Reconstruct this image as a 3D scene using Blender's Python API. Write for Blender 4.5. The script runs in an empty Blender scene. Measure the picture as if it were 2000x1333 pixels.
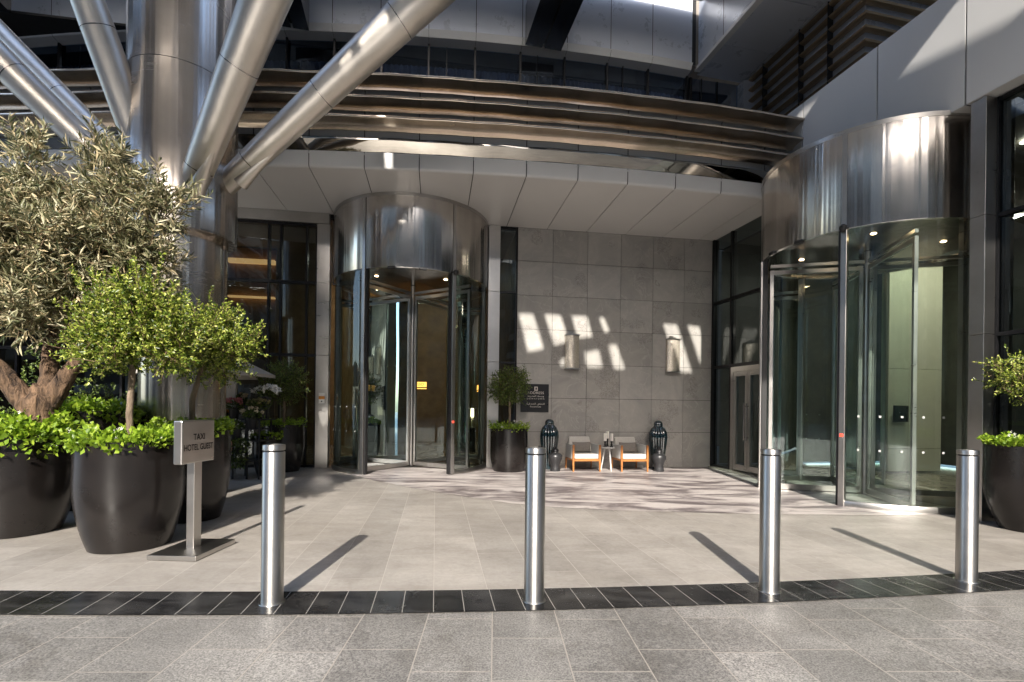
import bpy, math, random
import numpy as np
from mathutils import Vector, Matrix
from mathutils.geometry import delaunay_2d_cdt
R = math.radians
random.seed(7)
rng = np.random.default_rng(11)
SC = bpy.context.scene
COL = SC.collection

# ------------------------------------------------------------------ camera
EYE = 1.45
cam = bpy.data.cameras.new('camera')
cam.sensor_width = 36.0
cam.lens = 960 / 2000 * 36.0
cam.shift_y = (797 - 666.5) / 2000
cam.clip_start, cam.clip_end = 0.05, 2000
cam_ob = bpy.data.objects.new('camera', cam)
COL.objects.link(cam_ob)
cam_ob.matrix_world = Matrix.Translation((0, 0, EYE)) @ Matrix.Rotation(R(90), 4, 'X') @ Matrix.Rotation(0.012, 4, 'Z')
SC.camera = cam_ob

# ------------------------------------------------------------------ sky and sun
SUN_ELEV = R(32)
SUN_SLOPE = 0.045                       # eastward drift of the rays per metre travelled away from the camera
world = bpy.data.worlds.new('World')
SC.world = world
world.use_nodes = True
wn = world.node_tree
sky = wn.nodes.new('ShaderNodeTexSky')
sky.sky_type = 'NISHITA'
sky.sun_disc = False
sky.sun_elevation = SUN_ELEV
sky.sun_rotation = math.pi + math.atan(SUN_SLOPE)
sky.dust_density = 1.6
wn.nodes['Background'].inputs['Strength'].default_value = 0.15
wn.links.new(sky.outputs['Color'], wn.nodes['Background'].inputs['Color'])
sd = Vector((SUN_SLOPE, 1, 0)).normalized() * math.cos(SUN_ELEV) + Vector((0, 0, -math.sin(SUN_ELEV)))
sl = bpy.data.lights.new('sun', 'SUN')
sl.energy = 2.0
sl.angle = R(0.5)
sl.color = (1.0, 0.93, 0.84)
so = bpy.data.objects.new('sun', sl)
COL.objects.link(so)
so.rotation_euler = sd.to_track_quat('-Z', 'Y').to_euler()
so.location = (0, -20, 30)
SC.view_settings.view_transform = 'Standard'
SC.view_settings.look = 'None'
SC.view_settings.gamma = 1
SC.view_settings.exposure = 2.12
SC.cycles.use_denoising = True
SC.cycles.max_bounces = 10
SC.cycles.transparent_max_bounces = 16
SC.cycles.transmission_bounces = 6
SC.cycles.caustics_reflective = False
SC.cycles.caustics_refractive = False
SC.cycles.sample_clamp_indirect = 6

def gz(x):
    return -0.006 * x

# ------------------------------------------------------------------ materials
def new_mat(name):
    m = bpy.data.materials.new(name)
    m.use_nodes = True
    nt = m.node_tree
    return m, nt, nt.nodes['Principled BSDF']

def ramp(nt, fac, stops):
    r = nt.nodes.new('ShaderNodeValToRGB')
    e = r.color_ramp.elements
    while len(e) < len(stops):
        e.new(0.5)
    for k, (p, c) in enumerate(stops):
        e[k].position = p
        e[k].color = (*c, 1)
    nt.links.new(fac, r.inputs['Fac'])
    return r.outputs['Color']

def coords(nt, scale=(1, 1, 1), rot=0.0, loc=(0, 0, 0), src='Object'):
    tc = nt.nodes.new('ShaderNodeTexCoord')
    mp = nt.nodes.new('ShaderNodeMapping')
    mp.inputs['Scale'].default_value = scale
    mp.inputs['Rotation'].default_value = (0, 0, rot)
    mp.inputs['Location'].default_value = loc
    nt.links.new(tc.outputs[src], mp.inputs['Vector'])
    return mp.outputs['Vector']

def noise(nt, vec, scale, detail=3, rough=0.5, dist=0.0):
    n = nt.nodes.new('ShaderNodeTexNoise')
    n.inputs['Scale'].default_value = scale
    n.inputs['Detail'].default_value = detail
    n.inputs['Roughness'].default_value = rough
    n.inputs['Distortion'].default_value = dist
    nt.links.new(vec, n.inputs['Vector'])
    return n.outputs['Fac']

def math_n(nt, op, a, b):
    n = nt.nodes.new('ShaderNodeMath')
    n.operation = op
    for k, v in enumerate((a, b)):
        if isinstance(v, (int, float)):
            n.inputs[k].default_value = v
        else:
            nt.links.new(v, n.inputs[k])
    return n.outputs[0]

def mixc(nt, mode, fac, a, b):
    n = nt.nodes.new('ShaderNodeMix')
    n.data_type = 'RGBA'
    n.blend_type = mode
    for sock, v in ((n.inputs[0], fac), (n.inputs[6], a), (n.inputs[7], b)):
        if isinstance(v, (int, float)):
            sock.default_value = v
        elif isinstance(v, tuple):
            sock.default_value = (*v, 1)
        else:
            nt.links.new(v, sock)
    return n.outputs[2]

def bump(nt, bs, h, strength=0.3, dist=0.01):
    b = nt.nodes.new('ShaderNodeBump')
    b.inputs['Strength'].default_value = strength
    b.inputs['Distance'].default_value = dist
    nt.links.new(h, b.inputs['Height'])
    nt.links.new(b.outputs['Normal'], bs.inputs['Normal'])

def simple(name, col, rough=0.5, metal=0.0, var=0.12, nscale=3.0, emit=None, spec=None, coat=0.0):
    m, nt, bs = new_mat(name)
    v = coords(nt)
    n = noise(nt, v, nscale, 4, 0.6)
    c = ramp(nt, n, [(0.3, tuple(x * (1 - var) for x in col)), (0.7, tuple(min(1, x * (1 + var)) for x in col))])
    nt.links.new(c, bs.inputs['Base Color'])
    wear = noise(nt, coords(nt), nscale * 0.8 + 1.5, 6, 0.7)
    nt.links.new(math_n(nt, 'ADD', math_n(nt, 'MULTIPLY', math_n(nt, 'SUBTRACT', wear, 0.5), 0.28), rough), bs.inputs['Roughness'])
    bs.inputs['Metallic'].default_value = metal
    if spec is not None:
        bs.inputs['Specular IOR Level'].default_value = spec
    if coat:
        bs.inputs['Coat Weight'].default_value = coat
        bs.inputs['Coat Roughness'].default_value = 0.08
    if emit:
        bs.inputs['Emission Color'].default_value = (*emit[0], 1)
        bs.inputs['Emission Strength'].default_value = emit[1]
    return m

def steel(name, col, rough, stretch=(5, 5, 0.15), bs_amt=0.02, streak=0.06, brush=(2, 2, 60), dents=0.0, det=1.0):
    """brushed metal: faint long streaks, fine brushing and slightly wavy sheets"""
    m, nt, bs = new_mat(name)
    v = coords(nt, stretch)
    n = noise(nt, v, 2.0, det, 0.4)
    f = noise(nt, coords(nt, brush), 1.0, 3, 0.6)
    c = ramp(nt, n, [(0.3, tuple(x * (1 - streak) for x in col)), (0.7, tuple(min(1, x * (1 + streak)) for x in col))])
    sm = noise(nt, coords(nt), 1.7, 5, 0.65)
    c = mixc(nt, 'MULTIPLY', 0.5, c, ramp(nt, sm, [(0.35, (0.78, 0.77, 0.75)), (0.6, (1, 1, 1))]))
    nt.links.new(c, bs.inputs['Base Color'])
    bs.inputs['Metallic'].default_value = 1.0
    rr = math_n(nt, 'ADD', math_n(nt, 'MULTIPLY', f, 0.08), rough - 0.04)
    rr = math_n(nt, 'ADD', rr, math_n(nt, 'MULTIPLY', math_n(nt, 'SUBTRACT', sm, 0.5), 0.12))
    nt.links.new(rr, bs.inputs['Roughness'])
    h = n
    if dents:
        h = math_n(nt, 'ADD', n, math_n(nt, 'MULTIPLY', noise(nt, coords(nt), 3.2, 2), dents))
    bump(nt, bs, h, 1.0, bs_amt)
    return m

def glass(name, tint, ior=1.6, rough=0.0, gcol=(0.86, 0.93, 0.94), wave=0.0):
    """thin sheet of architectural glass: tinted see-through plus mirror reflection by angle"""
    m = bpy.data.materials.new(name)
    m.use_nodes = True
    nt = m.node_tree
    nt.nodes.remove(nt.nodes['Principled BSDF'])
    out = nt.nodes['Material Output']
    tr = nt.nodes.new('ShaderNodeBsdfTransparent')
    tr.inputs['Color'].default_value = (*tint, 1)
    gl = nt.nodes.new('ShaderNodeBsdfGlossy')
    gl.inputs['Color'].default_value = (*gcol, 1)
    gl.inputs['Roughness'].default_value = rough
    fr = nt.nodes.new('ShaderNodeFresnel')
    fr.inputs['IOR'].default_value = ior
    mx = nt.nodes.new('ShaderNodeMixShader')
    nt.links.new(fr.outputs[0], mx.inputs[0])
    nt.links.new(tr.outputs[0], mx.inputs[1])
    nt.links.new(gl.outputs[0], mx.inputs[2])
    nt.links.new(mx.outputs[0], out.inputs['Surface'])
    if wave:
        b = nt.nodes.new('ShaderNodeBump')
        b.inputs['Strength'].default_value = 1.0
        b.inputs['Distance'].default_value = wave
        nt.links.new(noise(nt, coords(nt, (1, 1, 0.35)), 1.1, 1), b.inputs['Height'])
        nt.links.new(b.outputs['Normal'], gl.inputs['Normal'])
    return m

def leaf_mat(name, stops, rough=0.45, transl=0.35):
    m, nt, bs = new_mat(name)
    g = nt.nodes.new('ShaderNodeNewGeometry')
    c = ramp(nt, g.outputs['Random Per Island'], stops)
    nt.links.new(c, bs.inputs['Base Color'])
    bs.inputs['Roughness'].default_value = rough
    tl = nt.nodes.new('ShaderNodeBsdfTranslucent')
    nt.links.new(c, tl.inputs['Color'])
    mx = nt.nodes.new('ShaderNodeMixShader')
    mx.inputs[0].default_value = transl
    out = nt.nodes['Material Output']
    nt.links.new(bs.outputs[0], mx.inputs[1])
    nt.links.new(tl.outputs[0], mx.inputs[2])
    nt.links.new(mx.outputs[0], out.inputs['Surface'])
    return m

def bark_mat(name, a, b, sc=9):
    m, nt, bs = new_mat(name)
    n = noise(nt, coords(nt, (1, 1, 0.25)), sc, 6, 0.7, 0.6)
    nt.links.new(ramp(nt, n, [(0.35, a), (0.65, b)]), bs.inputs['Base Color'])
    bs.inputs['Roughness'].default_value = 0.9
    bump(nt, bs, n, 1.0, 0.06)
    return m

BANG = math.atan2(0.153, 0.988)          # turn of the building's wall about the vertical

def tile_floor(name, c1, c2, joint, size, rot, mortar, fine, rough, offset=0.5, spec=0.5, veins=None, tone=0.18, loc=(0, 0, 0), jointdepth=0.004, speck=None, stain=0.0):
    m, nt, bs = new_mat(name)
    v = coords(nt, rot=rot, loc=loc)
    br = nt.nodes.new('ShaderNodeTexBrick')
    br.offset = offset
    if stain > 0.4:
        br.squash = 0.72
        br.squash_frequency = 3
    br.inputs['Scale'].default_value = 1.0
    br.inputs['Brick Width'].default_value = size[0]
    br.inputs['Row Height'].default_value = size[1]
    br.inputs['Mortar Size'].default_value = mortar
    br.inputs['Mortar Smooth'].default_value = 0.2
    br.inputs['Bias'].default_value = 0.0
    br.inputs['Color1'].default_value = (1 - tone, 1 - tone, 1 - tone, 1)
    br.inputs['Color2'].default_value = (1, 1, 1, 1)
    br.inputs['Mortar'].default_value = (1, 1, 1, 1)
    nt.links.new(v, br.inputs['Vector'])
    big = noise(nt, coords(nt), 0.9, 5, 0.6)
    base = ramp(nt, math_n(nt, 'ADD', math_n(nt, 'MULTIPLY', big, 0.6), math_n(nt, 'MULTIPLY', noise(nt, coords(nt), fine, 4, 0.7), 0.4)), [(0.36, c1), (0.64, c2)])
    if speck:
        vo = noise(nt, coords(nt), speck, 2, 0.8)
        base = mixc(nt, 'MULTIPLY', 1.0, base, ramp(nt, vo, [(0.36, (0.45, 0.45, 0.45)), (0.5, (0.95, 0.95, 0.95)), (0.66, (1.45, 1.43, 1.4))]))
    if veins:
        vn = noise(nt, coords(nt, (0.7, 2.3, 1), rot=veins[0]), veins[1], 6, 0.62, 1.2)
        base = mixc(nt, 'MIX', ramp(nt, vn, [(0.43, (0, 0, 0)), (0.585, (veins[3],) * 3)]), base, veins[2])
    if stain:
        st = noise(nt, coords(nt, loc=(5, 3, 0)), 2.3, 8, 0.72, 0.6)
        base = mixc(nt, 'MULTIPLY', stain, base, ramp(nt, st, [(0.34, (0.55, 0.53, 0.5)), (0.5, (1, 1, 1)), (0.68, (1.18, 1.17, 1.15))]))
    c = mixc(nt, 'MULTIPLY', 1.0, base, br.outputs['Color'])
    c = mixc(nt, 'MIX', br.outputs['Fac'], c, joint)
    nt.links.new(c, bs.inputs['Base Color'])
    rn = math_n(nt, 'ADD', math_n(nt, 'MULTIPLY', noise(nt, coords(nt), 5, 5, 0.7), 0.25), rough - 0.12)
    nt.links.new(rn, bs.inputs['Roughness'])
    bs.inputs['Specular IOR Level'].default_value = spec
    h = math_n(nt, 'SUBTRACT', math_n(nt, 'MULTIPLY', noise(nt, coords(nt), fine * 2, 4, 0.7), 0.35), br.outputs['Fac'])
    bump(nt, bs, h, 0.7, jointdepth)
    return m

M = {}
M['steel'] = steel('brushed_steel', (0.50, 0.485, 0.465), 0.30, stretch=(1.5, 1.5, 0.1), bs_amt=0.004)
M['steel_drum'] = steel('drum_steel', (0.60, 0.565, 0.53), 0.20, stretch=(2.6, 2.6, 0.05), bs_amt=0.022, streak=0.14, det=2.2)
M['steel_drum'].node_tree.nodes['Principled BSDF'].inputs['Anisotropic'].default_value = 0.0
M['steel_satin'] = steel('satin_steel', (0.66, 0.62, 0.565), 0.42, stretch=(1, 1, 1), bs_amt=0.012, dents=0.6)
M['steel_column'] = steel('column_steel', (0.52, 0.475, 0.43), 0.25, stretch=(3.0, 3.0, 0.04), bs_amt=0.03, streak=0.18, det=2.0)
M['bollard'] = steel('bollard_steel', (0.52, 0.51, 0.49), 0.42, stretch=(3, 3, 0.3), bs_amt=0.0, streak=0.03, brush=(1, 1, 8))
def radial_tangent(m, aniso, rot=0.0):
    nt = m.node_tree; bs = nt.nodes['Principled BSDF']
    tg = nt.nodes.new('ShaderNodeTangent'); tg.direction_type = 'RADIAL'; tg.axis = 'Z'
    nt.links.new(tg.outputs[0], bs.inputs['Tangent'])
    bs.inputs['Anisotropic'].default_value = aniso
    bs.inputs['Anisotropic Rotation'].default_value = rot
radial_tangent(M['bollard'], 0.75, 0.25)
M['bronze'] = steel('bronze_sheet', (0.70, 0.60, 0.49), 0.24, stretch=(0.8, 0.8, 4), bs_amt=0.012)
M['bronze_mirror'] = steel('bronze_mirror', (0.27, 0.25, 0.22), 0.04, stretch=(0.5, 0.5, 2), bs_amt=0.008)
M['dark_steel'] = steel('dark_steel', (0.30, 0.28, 0.27), 0.22, bs_amt=0.003)
M['mullion'] = simple('dark_mullion', (0.02, 0.02, 0.022), 0.35, 0.6)
M['black'] = simple('matt_black', (0.012, 0.012, 0.013), 0.5)
M['roof_white'] = simple('white_roof_soffit', (0.80, 0.79, 0.77), 0.6, var=0.02)  # unseen roof kept white to bounce ground light onto the facade
M['panel'] = simple('grey_aluminium_panel', (0.55, 0.58, 0.64), 0.30, 0.15, var=0.03, nscale=0.7)  # bluish base colour stands in for reflected sky
M['soffit'] = simple('soffit_panel', (0.70, 0.69, 0.675), 0.38, 0.05, var=0.02, nscale=0.8)
M['fascia'] = simple('fascia_panel', (0.70, 0.70, 0.69), 0.34, 0.0, var=0.02, nscale=0.8)
M['louvre_bronze'] = simple('louvre_bronze', (0.34, 0.26, 0.17), 0.35, 0.7, var=0.08)
M['gap'] = simple('panel_gap', (0.01, 0.01, 0.011), 0.8)
M['glass'] = glass('clear_green_glass', (0.84, 0.92, 0.88), 1.58, 0.0, wave=0.006)
M['glass_dark'] = glass('tinted_facade_glass', (0.20, 0.26, 0.28), 1.7, 0.0, wave=0.012)
M['glass_blue'] = glass('blue_facade_glass', (0.35, 0.42, 0.55), 1.9, 0.02, gcol=(0.62, 0.78, 1.0), wave=0.012)
M['blue_backing'] = simple('blue_grey_backing', (0.16, 0.19, 0.25), 0.7, var=0.2)  # colour lends the upper glass its blue reflection
M['planter'] = simple('planter_glaze', (0.0115, 0.0095, 0.0088), 0.24, 0.0, var=0.35, nscale=2.2, spec=0.45, coat=0.0)
M['soil'] = simple('soil', (0.03, 0.02, 0.014), 0.95)
M['plaza'] = tile_floor('plaza_stone', (0.28, 0.258, 0.232), (0.42, 0.392, 0.358), (0.43, 0.395, 0.36), (1.22, 0.425), math.pi / 2 - BANG, 0.003, 24, 0.46, tone=0.17, jointdepth=0.002,
                        veins=(0.3, 1.4, (0.27, 0.245, 0.215), 0.40), stain=0.35)
M['band'] = tile_floor('black_band_stone', (0.010, 0.010, 0.011), (0.022, 0.022, 0.023), (0.26, 0.25, 0.23), (3.0, 0.218), math.pi / 2 - BANG, 0.0035, 30, 0.24, offset=0, tone=0.35, jointdepth=0.002,
                       veins=(0.9, 2.0, (0.06, 0.06, 0.06), 0.5))
M['road'] = tile_floor('road_pavers', (0.17, 0.165, 0.157), (0.33, 0.318, 0.30), (0.34, 0.31, 0.275), (0.68, 0.447), math.pi / 2 - 0.035, 0.0042, 30, 0.42, offset=0.37, tone=0.24, jointdepth=0.004, speck=85, stain=0.5)
M['marble'] = tile_floor('pale_marble', (0.45, 0.405, 0.38), (0.56, 0.52, 0.495), (0.50, 0.42, 0.38), (90, 90), 0, 0.0001, 20, 0.42, tone=0.0, jointdepth=0.001,
                         veins=(-0.55, 1.0, (0.13, 0.108, 0.108), 0.95))
M['leaf_olive'] = leaf_mat('olive_leaf', [(0.0, (0.05, 0.07, 0.028)), (0.3, (0.20, 0.20, 0.10)), (0.65, (0.44, 0.42, 0.27)), (1.0, (0.62, 0.50, 0.30))], 0.4, 0.25)
M['leaf_box'] = leaf_mat('bright_box_leaf', [(0.0, (0.035, 0.065, 0.010)), (0.4, (0.13, 0.20, 0.022)), (0.7, (0.36, 0.43, 0.06)), (1.0, (0.60, 0.62, 0.17))], 0.35, 0.35)
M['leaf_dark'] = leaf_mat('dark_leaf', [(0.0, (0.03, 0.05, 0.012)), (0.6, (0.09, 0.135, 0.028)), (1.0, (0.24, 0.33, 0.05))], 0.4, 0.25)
M['leaf_ground'] = leaf_mat('bedding_leaf', [(0.0, (0.11, 0.20, 0.015)), (0.5, (0.24, 0.38, 0.025)), (1.0, (0.42, 0.55, 0.06))], 0.4, 0.4)
M['leaf_palm'] = leaf_mat('palm_leaf', [(0.0, (0.03, 0.05, 0.015)), (1.0, (0.08, 0.12, 0.03))], 0.4, 0.2)
M['bark'] = bark_mat('olive_bark', (0.018, 0.010, 0.006), (0.24, 0.15, 0.09), 14)
M['bark_thin'] = bark_mat('thin_bark', (0.14, 0.10, 0.07), (0.36, 0.28, 0.20), 16)
M['twig'] = simple('twig', (0.15, 0.10, 0.06), 0.9)
M['petal_white'] = simple('white_petal', (0.8, 0.79, 0.74), 0.6)
M['petal_pink'] = leaf_mat('pink_petal', [(0, (0.60, 0.13, 0.18)), (1, (0.85, 0.42, 0.42))], 0.6, 0.2)
M['petal_cream'] = leaf_mat('cream_petal', [(0, (0.62, 0.50, 0.32)), (1, (0.80, 0.70, 0.52))], 0.6, 0.2)
M['petal_yellow'] = leaf_mat('yellow_petal', [(0, (0.75, 0.35, 0.01)), (1, (0.85, 0.55, 0.03))], 0.6, 0.2)
M['petal_moss'] = leaf_mat('moss_petal', [(0, (0.20, 0.17, 0.06)), (1, (0.38, 0.32, 0.14))], 0.6, 0.2)
M['wood'] = simple('oiled_teak', (0.40, 0.16, 0.045), 0.4, var=0.25, nscale=12)
M['wheelwood'] = simple('weathered_wood', (0.42, 0.27, 0.19), 0.8, var=0.2, nscale=9)
M['cushion'] = simple('cream_fabric', (0.62, 0.59, 0.54), 0.9, var=0.05, nscale=30)
M['pillow'] = simple('taupe_fabric', (0.25, 0.225, 0.20), 0.95, var=0.15, nscale=60)
M['rope'] = simple('woven_cord', (0.60, 0.59, 0.56), 0.9, var=0.1, nscale=60)
M['table'] = simple('white_table', (0.62, 0.62, 0.60), 0.4)
M['candle'] = simple('wax', (0.85, 0.82, 0.76), 0.45)
M['vase'] = simple('teal_glass', (0.006, 0.022, 0.030), 0.06, spec=0.9, coat=0.8)
M['vase_black'] = simple('satin_ceramic', (0.028, 0.028, 0.030), 0.38)
M['sign_black'] = simple('plaque_black', (0.010, 0.010, 0.011), 0.3)
M['sign_text'] = simple('plaque_letter', (0.72, 0.66, 0.60), 0.5)
M['ink'] = simple('engraved_ink', (0.02, 0.02, 0.02), 0.6)
M['sticker_white'] = simple('sticker_white', (0.42, 0.43, 0.42), 0.5)
M['sticker_orange'] = simple('sticker_orange', (0.65, 0.25, 0.02), 0.5)
M['red'] = simple('red_button', (0.7, 0.03, 0.02), 0.3, emit=((1, 0.1, 0.05), 0.4))
M['umbrella'] = simple('umbrella_cloth', (0.50, 0.46, 0.40), 0.9)
M['whitewall'] = simple('white_board', (0.70, 0.69, 0.68), 0.8)
M['lobby_wall'] = simple('lobby_wood', (0.28, 0.185, 0.09), 0.5, var=0.3)
M['side_lobby'] = simple('side_lobby_wall', (0.13, 0.135, 0.12), 0.4, var=0.2)
M['lobby_floor'] = simple('lobby_floor_stone', (0.34, 0.31, 0.27), 0.18, var=0.1)
M['lobby_pale'] = simple('lobby_pale_stone', (0.60, 0.61, 0.535), 0.45, var=0.05)
M['lobby_ceiling'] = simple('lobby_ceiling', (0.22, 0.19, 0.16), 0.6)
M['lamp'] = simple('lit_lampshade', (0.6, 0.52, 0.4), 0.8, emit=((1.0, 0.78, 0.5), 1.1))
M['downlight'] = simple('lit_downlight', (0.8, 0.7, 0.5), 0.5, emit=((1.0, 0.70, 0.38), 6.0))
M['roomlight'] = simple('lit_ceiling_panel', (0.8, 0.7, 0.5), 0.5, emit=((1.0, 0.86, 0.66), 9.0))
M['cove'] = simple('lit_cove', (0.8, 0.6, 0.3), 0.5, emit=((1.0, 0.50, 0.18), 0.4))
M['amber'] = simple('backlit_amber_sign', (0.7, 0.4, 0.1), 0.5, emit=((1.0, 0.42, 0.09), 0.85))
M['hammer'] = None

def marble_wall():
    m, nt, bs = new_mat('grey_stone_wall')
    g = nt.nodes.new('ShaderNodeNewGeometry')
    rnd = g.outputs['Random Per Island']
    base = ramp(nt, rnd, [(0.0, (0.37, 0.36, 0.34)), (1.0, (0.45, 0.44, 0.42))])
    cl = noise(nt, coords(nt), 1.6, 6, 0.65, 0.8)
    base = mixc(nt, 'MULTIPLY', 0.9, base, ramp(nt, cl, [(0.3, (0.80, 0.80, 0.80)), (0.7, (1.12, 1.10, 1.06))]))
    # thin pale veins
    tcn = nt.nodes.new('ShaderNodeTexCoord')
    off = nt.nodes.new('ShaderNodeVectorMath')
    off.operation = 'ADD'
    cx = nt.nodes.new('ShaderNodeCombineXYZ')
    nt.links.new(math_n(nt, 'MULTIPLY', rnd, 37.0), cx.inputs[0])
    nt.links.new(math_n(nt, 'MULTIPLY', rnd, 11.0), cx.inputs[2])
    nt.links.new(tcn.outputs['Object'], off.inputs[0])
    nt.links.new(cx.outputs[0], off.inputs[1])
    vn = noise(nt, off.outputs[0], 1.5, 4, 0.55, 1.4)
    band = math_n(nt, 'ABSOLUTE', math_n(nt, 'SUBTRACT', vn, 0.5), 0)
    base = mixc(nt, 'MIX', ramp(nt, band, [(0.0, (0.6,) * 3), (0.016, (0, 0, 0))]), base, (0.50, 0.48, 0.45))
    # dark fossil scratches in clusters
    f1 = noise(nt, off.outputs[0], 9.0, 5, 0.7, 2.2)
    f2 = noise(nt, off.outputs[0], 1.3, 2, 0.5)
    fb = math_n(nt, 'ABSOLUTE', math_n(nt, 'SUBTRACT', f1, 0.5), 0)
    msk = math_n(nt, 'MULTIPLY', math_n(nt, 'GREATER_THAN', f2, 0.585), math_n(nt, 'LESS_THAN', fb, 0.02))
    base = mixc(nt, 'MIX', math_n(nt, 'MULTIPLY', msk, 0.6), base, (0.12, 0.10, 0.09))
    nt.links.new(base, bs.inputs['Base Color'])
    bs.inputs['Roughness'].default_value = 0.5
    bump(nt, bs, noise(nt, coords(nt), 30, 4, 0.7), 0.4, 0.004)
    return m
M['stone'] = marble_wall()

def hammered():
    m, nt, bs = new_mat('hammered_pearl')
    vo = nt.nodes.new('ShaderNodeTexVoronoi')
    vo.inputs['Scale'].default_value = 48
    nt.links.new(coords(nt), vo.inputs['Vector'])
    nt.links.new(ramp(nt, vo.outputs['Distance'], [(0.1, (0.84, 0.77, 0.66)), (0.7, (0.60, 0.54, 0.45))]), bs.inputs['Base Color'])
    bs.inputs['Roughness'].default_value = 0.28
    bs.inputs['Metallic'].default_value = 0.5
    bump(nt, bs, vo.outputs['Distance'], 1.0, 0.004)
    return m
M['hammer'] = hammered()

def city_mat(name, wall, pitch, glassy):
    m, nt, bs = new_mat(name)
    br = nt.nodes.new('ShaderNodeTexBrick')
    br.offset = 0
    br.inputs['Scale'].default_value = 1
    br.inputs['Brick Width'].default_value = pitch[0]
    br.inputs['Row Height'].default_value = pitch[1]
    br.inputs['Mortar Size'].default_value = pitch[2]
    tc = nt.nodes.new('ShaderNodeTexCoord')
    sp = nt.nodes.new('ShaderNodeSeparateXYZ')
    cb = nt.nodes.new('ShaderNodeCombineXYZ')
    nt.links.new(tc.outputs['Object'], sp.inputs[0])
    nt.links.new(math_n(nt, 'ADD', sp.outputs[0], sp.outputs[1]), cb.inputs[0])
    nt.links.new(sp.outputs[2], cb.inputs[1])
    nt.links.new(cb.outputs[0], br.inputs['Vector'])
    br.inputs['Color1'].default_value = (*glassy, 1)
    br.inputs['Color2'].default_value = (*[x * 2.5 for x in glassy], 1)
    br.inputs['Mortar'].default_value = (*wall, 1)
    nt.links.new(br.outputs['Color'], bs.inputs['Base Color'])
    nt.links.new(math_n(nt, 'ADD', math_n(nt, 'MULTIPLY', br.outputs['Fac'], 0.6), 0.1), bs.inputs['Roughness'])
    return m
M['city_a'] = city_mat('tower_facade', (0.36, 0.33, 0.29), (3.6, 3.2, 0.55), (0.03, 0.04, 0.05))
M['city_b'] = city_mat('podium_facade', (0.14, 0.11, 0.085), (4.4, 4.0, 0.7), (0.025, 0.03, 0.035))

# ------------------------------------------------------------------ mesh helpers
class MB:
    def __init__(s):
        s.v, s.f = [], []
    def add(s, vs, fs):
        b = len(s.v)
        s.v += [tuple(float(c) for c in p) for p in vs]
        s.f += [tuple(b + i for i in f) for f in fs]
        return s
    def box(s, c, d, rot=0.0):
        cx, cy, cz = c
        hx, hy, hz = d[0] / 2, d[1] / 2, d[2] / 2
        ca, sa = math.cos(rot), math.sin(rot)
        vs = []
        for z in (-hz, hz):
            for x, y in ((-hx, -hy), (hx, -hy), (hx, hy), (-hx, hy)):
                vs.append((cx + x * ca - y * sa, cy + x * sa + y * ca, cz + z))
        return s.add(vs, [(3, 2, 1, 0), (4, 5, 6, 7), (0, 1, 5, 4), (1, 2, 6, 5), (2, 3, 7, 6), (3, 0, 4, 7)])
    def hexa(s, lo, hi):
        """prism between two equal-length rings"""
        n = len(lo)
        return s.add(list(lo) + list(hi), [tuple(range(n - 1, -1, -1)), tuple(range(n, 2 * n))] + [(i, (i + 1) % n, n + (i + 1) % n, n + i) for i in range(n)])
    def quad(s, a, b, c, d):
        return s.add([a, b, c, d], [(0, 1, 2, 3)])
    def lathe(s, prof, n=48, c=(0, 0), a0=0.0, a1=2 * math.pi, ribs=0, ribamp=0.0):
        full = abs(a1 - a0 - 2 * math.pi) < 1e-6
        m = n if full else n + 1
        vs = []
        for r, z in prof:
            for i in range(m):
                t = a0 + (a1 - a0) * i / n
                rr = r * (1 + (ribamp * abs(math.sin(ribs * t / 2)) - ribamp if ribs else 0))
                vs.append((c[0] + rr * math.sin(t), c[1] - rr * math.cos(t), z))
        fs = []
        for j in range(len(prof) - 1):
            for i in range(n):
                k = (i + 1) % m
                fs.append((j * m + i, j * m + k, (j + 1) * m + k, (j + 1) * m + i))
        return s.add(vs, fs)
    def tube(s, pts, rad, n=10, cap=True, wob=0.0):
        pts = [Vector(p) for p in pts]
        if isinstance(rad, (int, float)):
            rad = [rad] * len(pts)
        b = len(s.v)
        up = Vector((0, 0, 1))
        prev = None
        for k, p in enumerate(pts):
            d = (pts[min(k + 1, len(pts) - 1)] - pts[max(k - 1, 0)]).normalized()
            if prev is None:
                x = d.orthogonal().normalized()
            else:
                x = (prev - d * prev.dot(d)).normalized()
            prev = x
            y = d.cross(x)
            for i in range(n):
                t = 2 * math.pi * i / n
                r = rad[k] * (1 + wob * random.uniform(-1, 1))
                s.v.append(tuple(p + x * (r * math.cos(t)) + y * (r * math.sin(t))))
        for k in range(len(pts) - 1):
            for i in range(n):
                j = (i + 1) % n
                s.f.append((b + k * n + i, b + k * n + j, b + (k + 1) * n + j, b + (k + 1) * n + i))
        if cap:
            s.f.append(tuple(b + i for i in range(n - 1, -1, -1)))
            e = b + (len(pts) - 1) * n
            s.f.append(tuple(e + i for i in range(n)))
        return s
    def build(s, name, m, parent=None, smooth=False, world=False, bevel=0.0, origin=None):
        off = Vector((0, 0, 0))
        if world and parent is not None:
            q = parent
            while q is not None:
                off += q.location
                q = q.parent
        if origin is not None:
            off = Vector(origin)
        me = bpy.data.meshes.new(name)
        vs = np.array(s.v, dtype=np.float64) - np.array(off)
        me.from_pydata([tuple(p) for p in vs], [], s.f)
        me.materials.append(M[m] if isinstance(m, str) else m)
        me.update()
        if smooth:
            me.shade_smooth()
            if hasattr(me, 'set_sharp_from_angle'):
                me.set_sharp_from_angle(angle=R(38))
        o = bpy.data.objects.new(name, me)
        if parent is not None:
            o.parent = parent
        elif origin is not None:
            o.location = origin
        COL.objects.link(o)
        if bevel:
            bv = o.modifiers.new('bevel', 'BEVEL')
            bv.width = bevel
            bv.segments = 2
            bv.limit_method = 'ANGLE'
        return o

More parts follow.
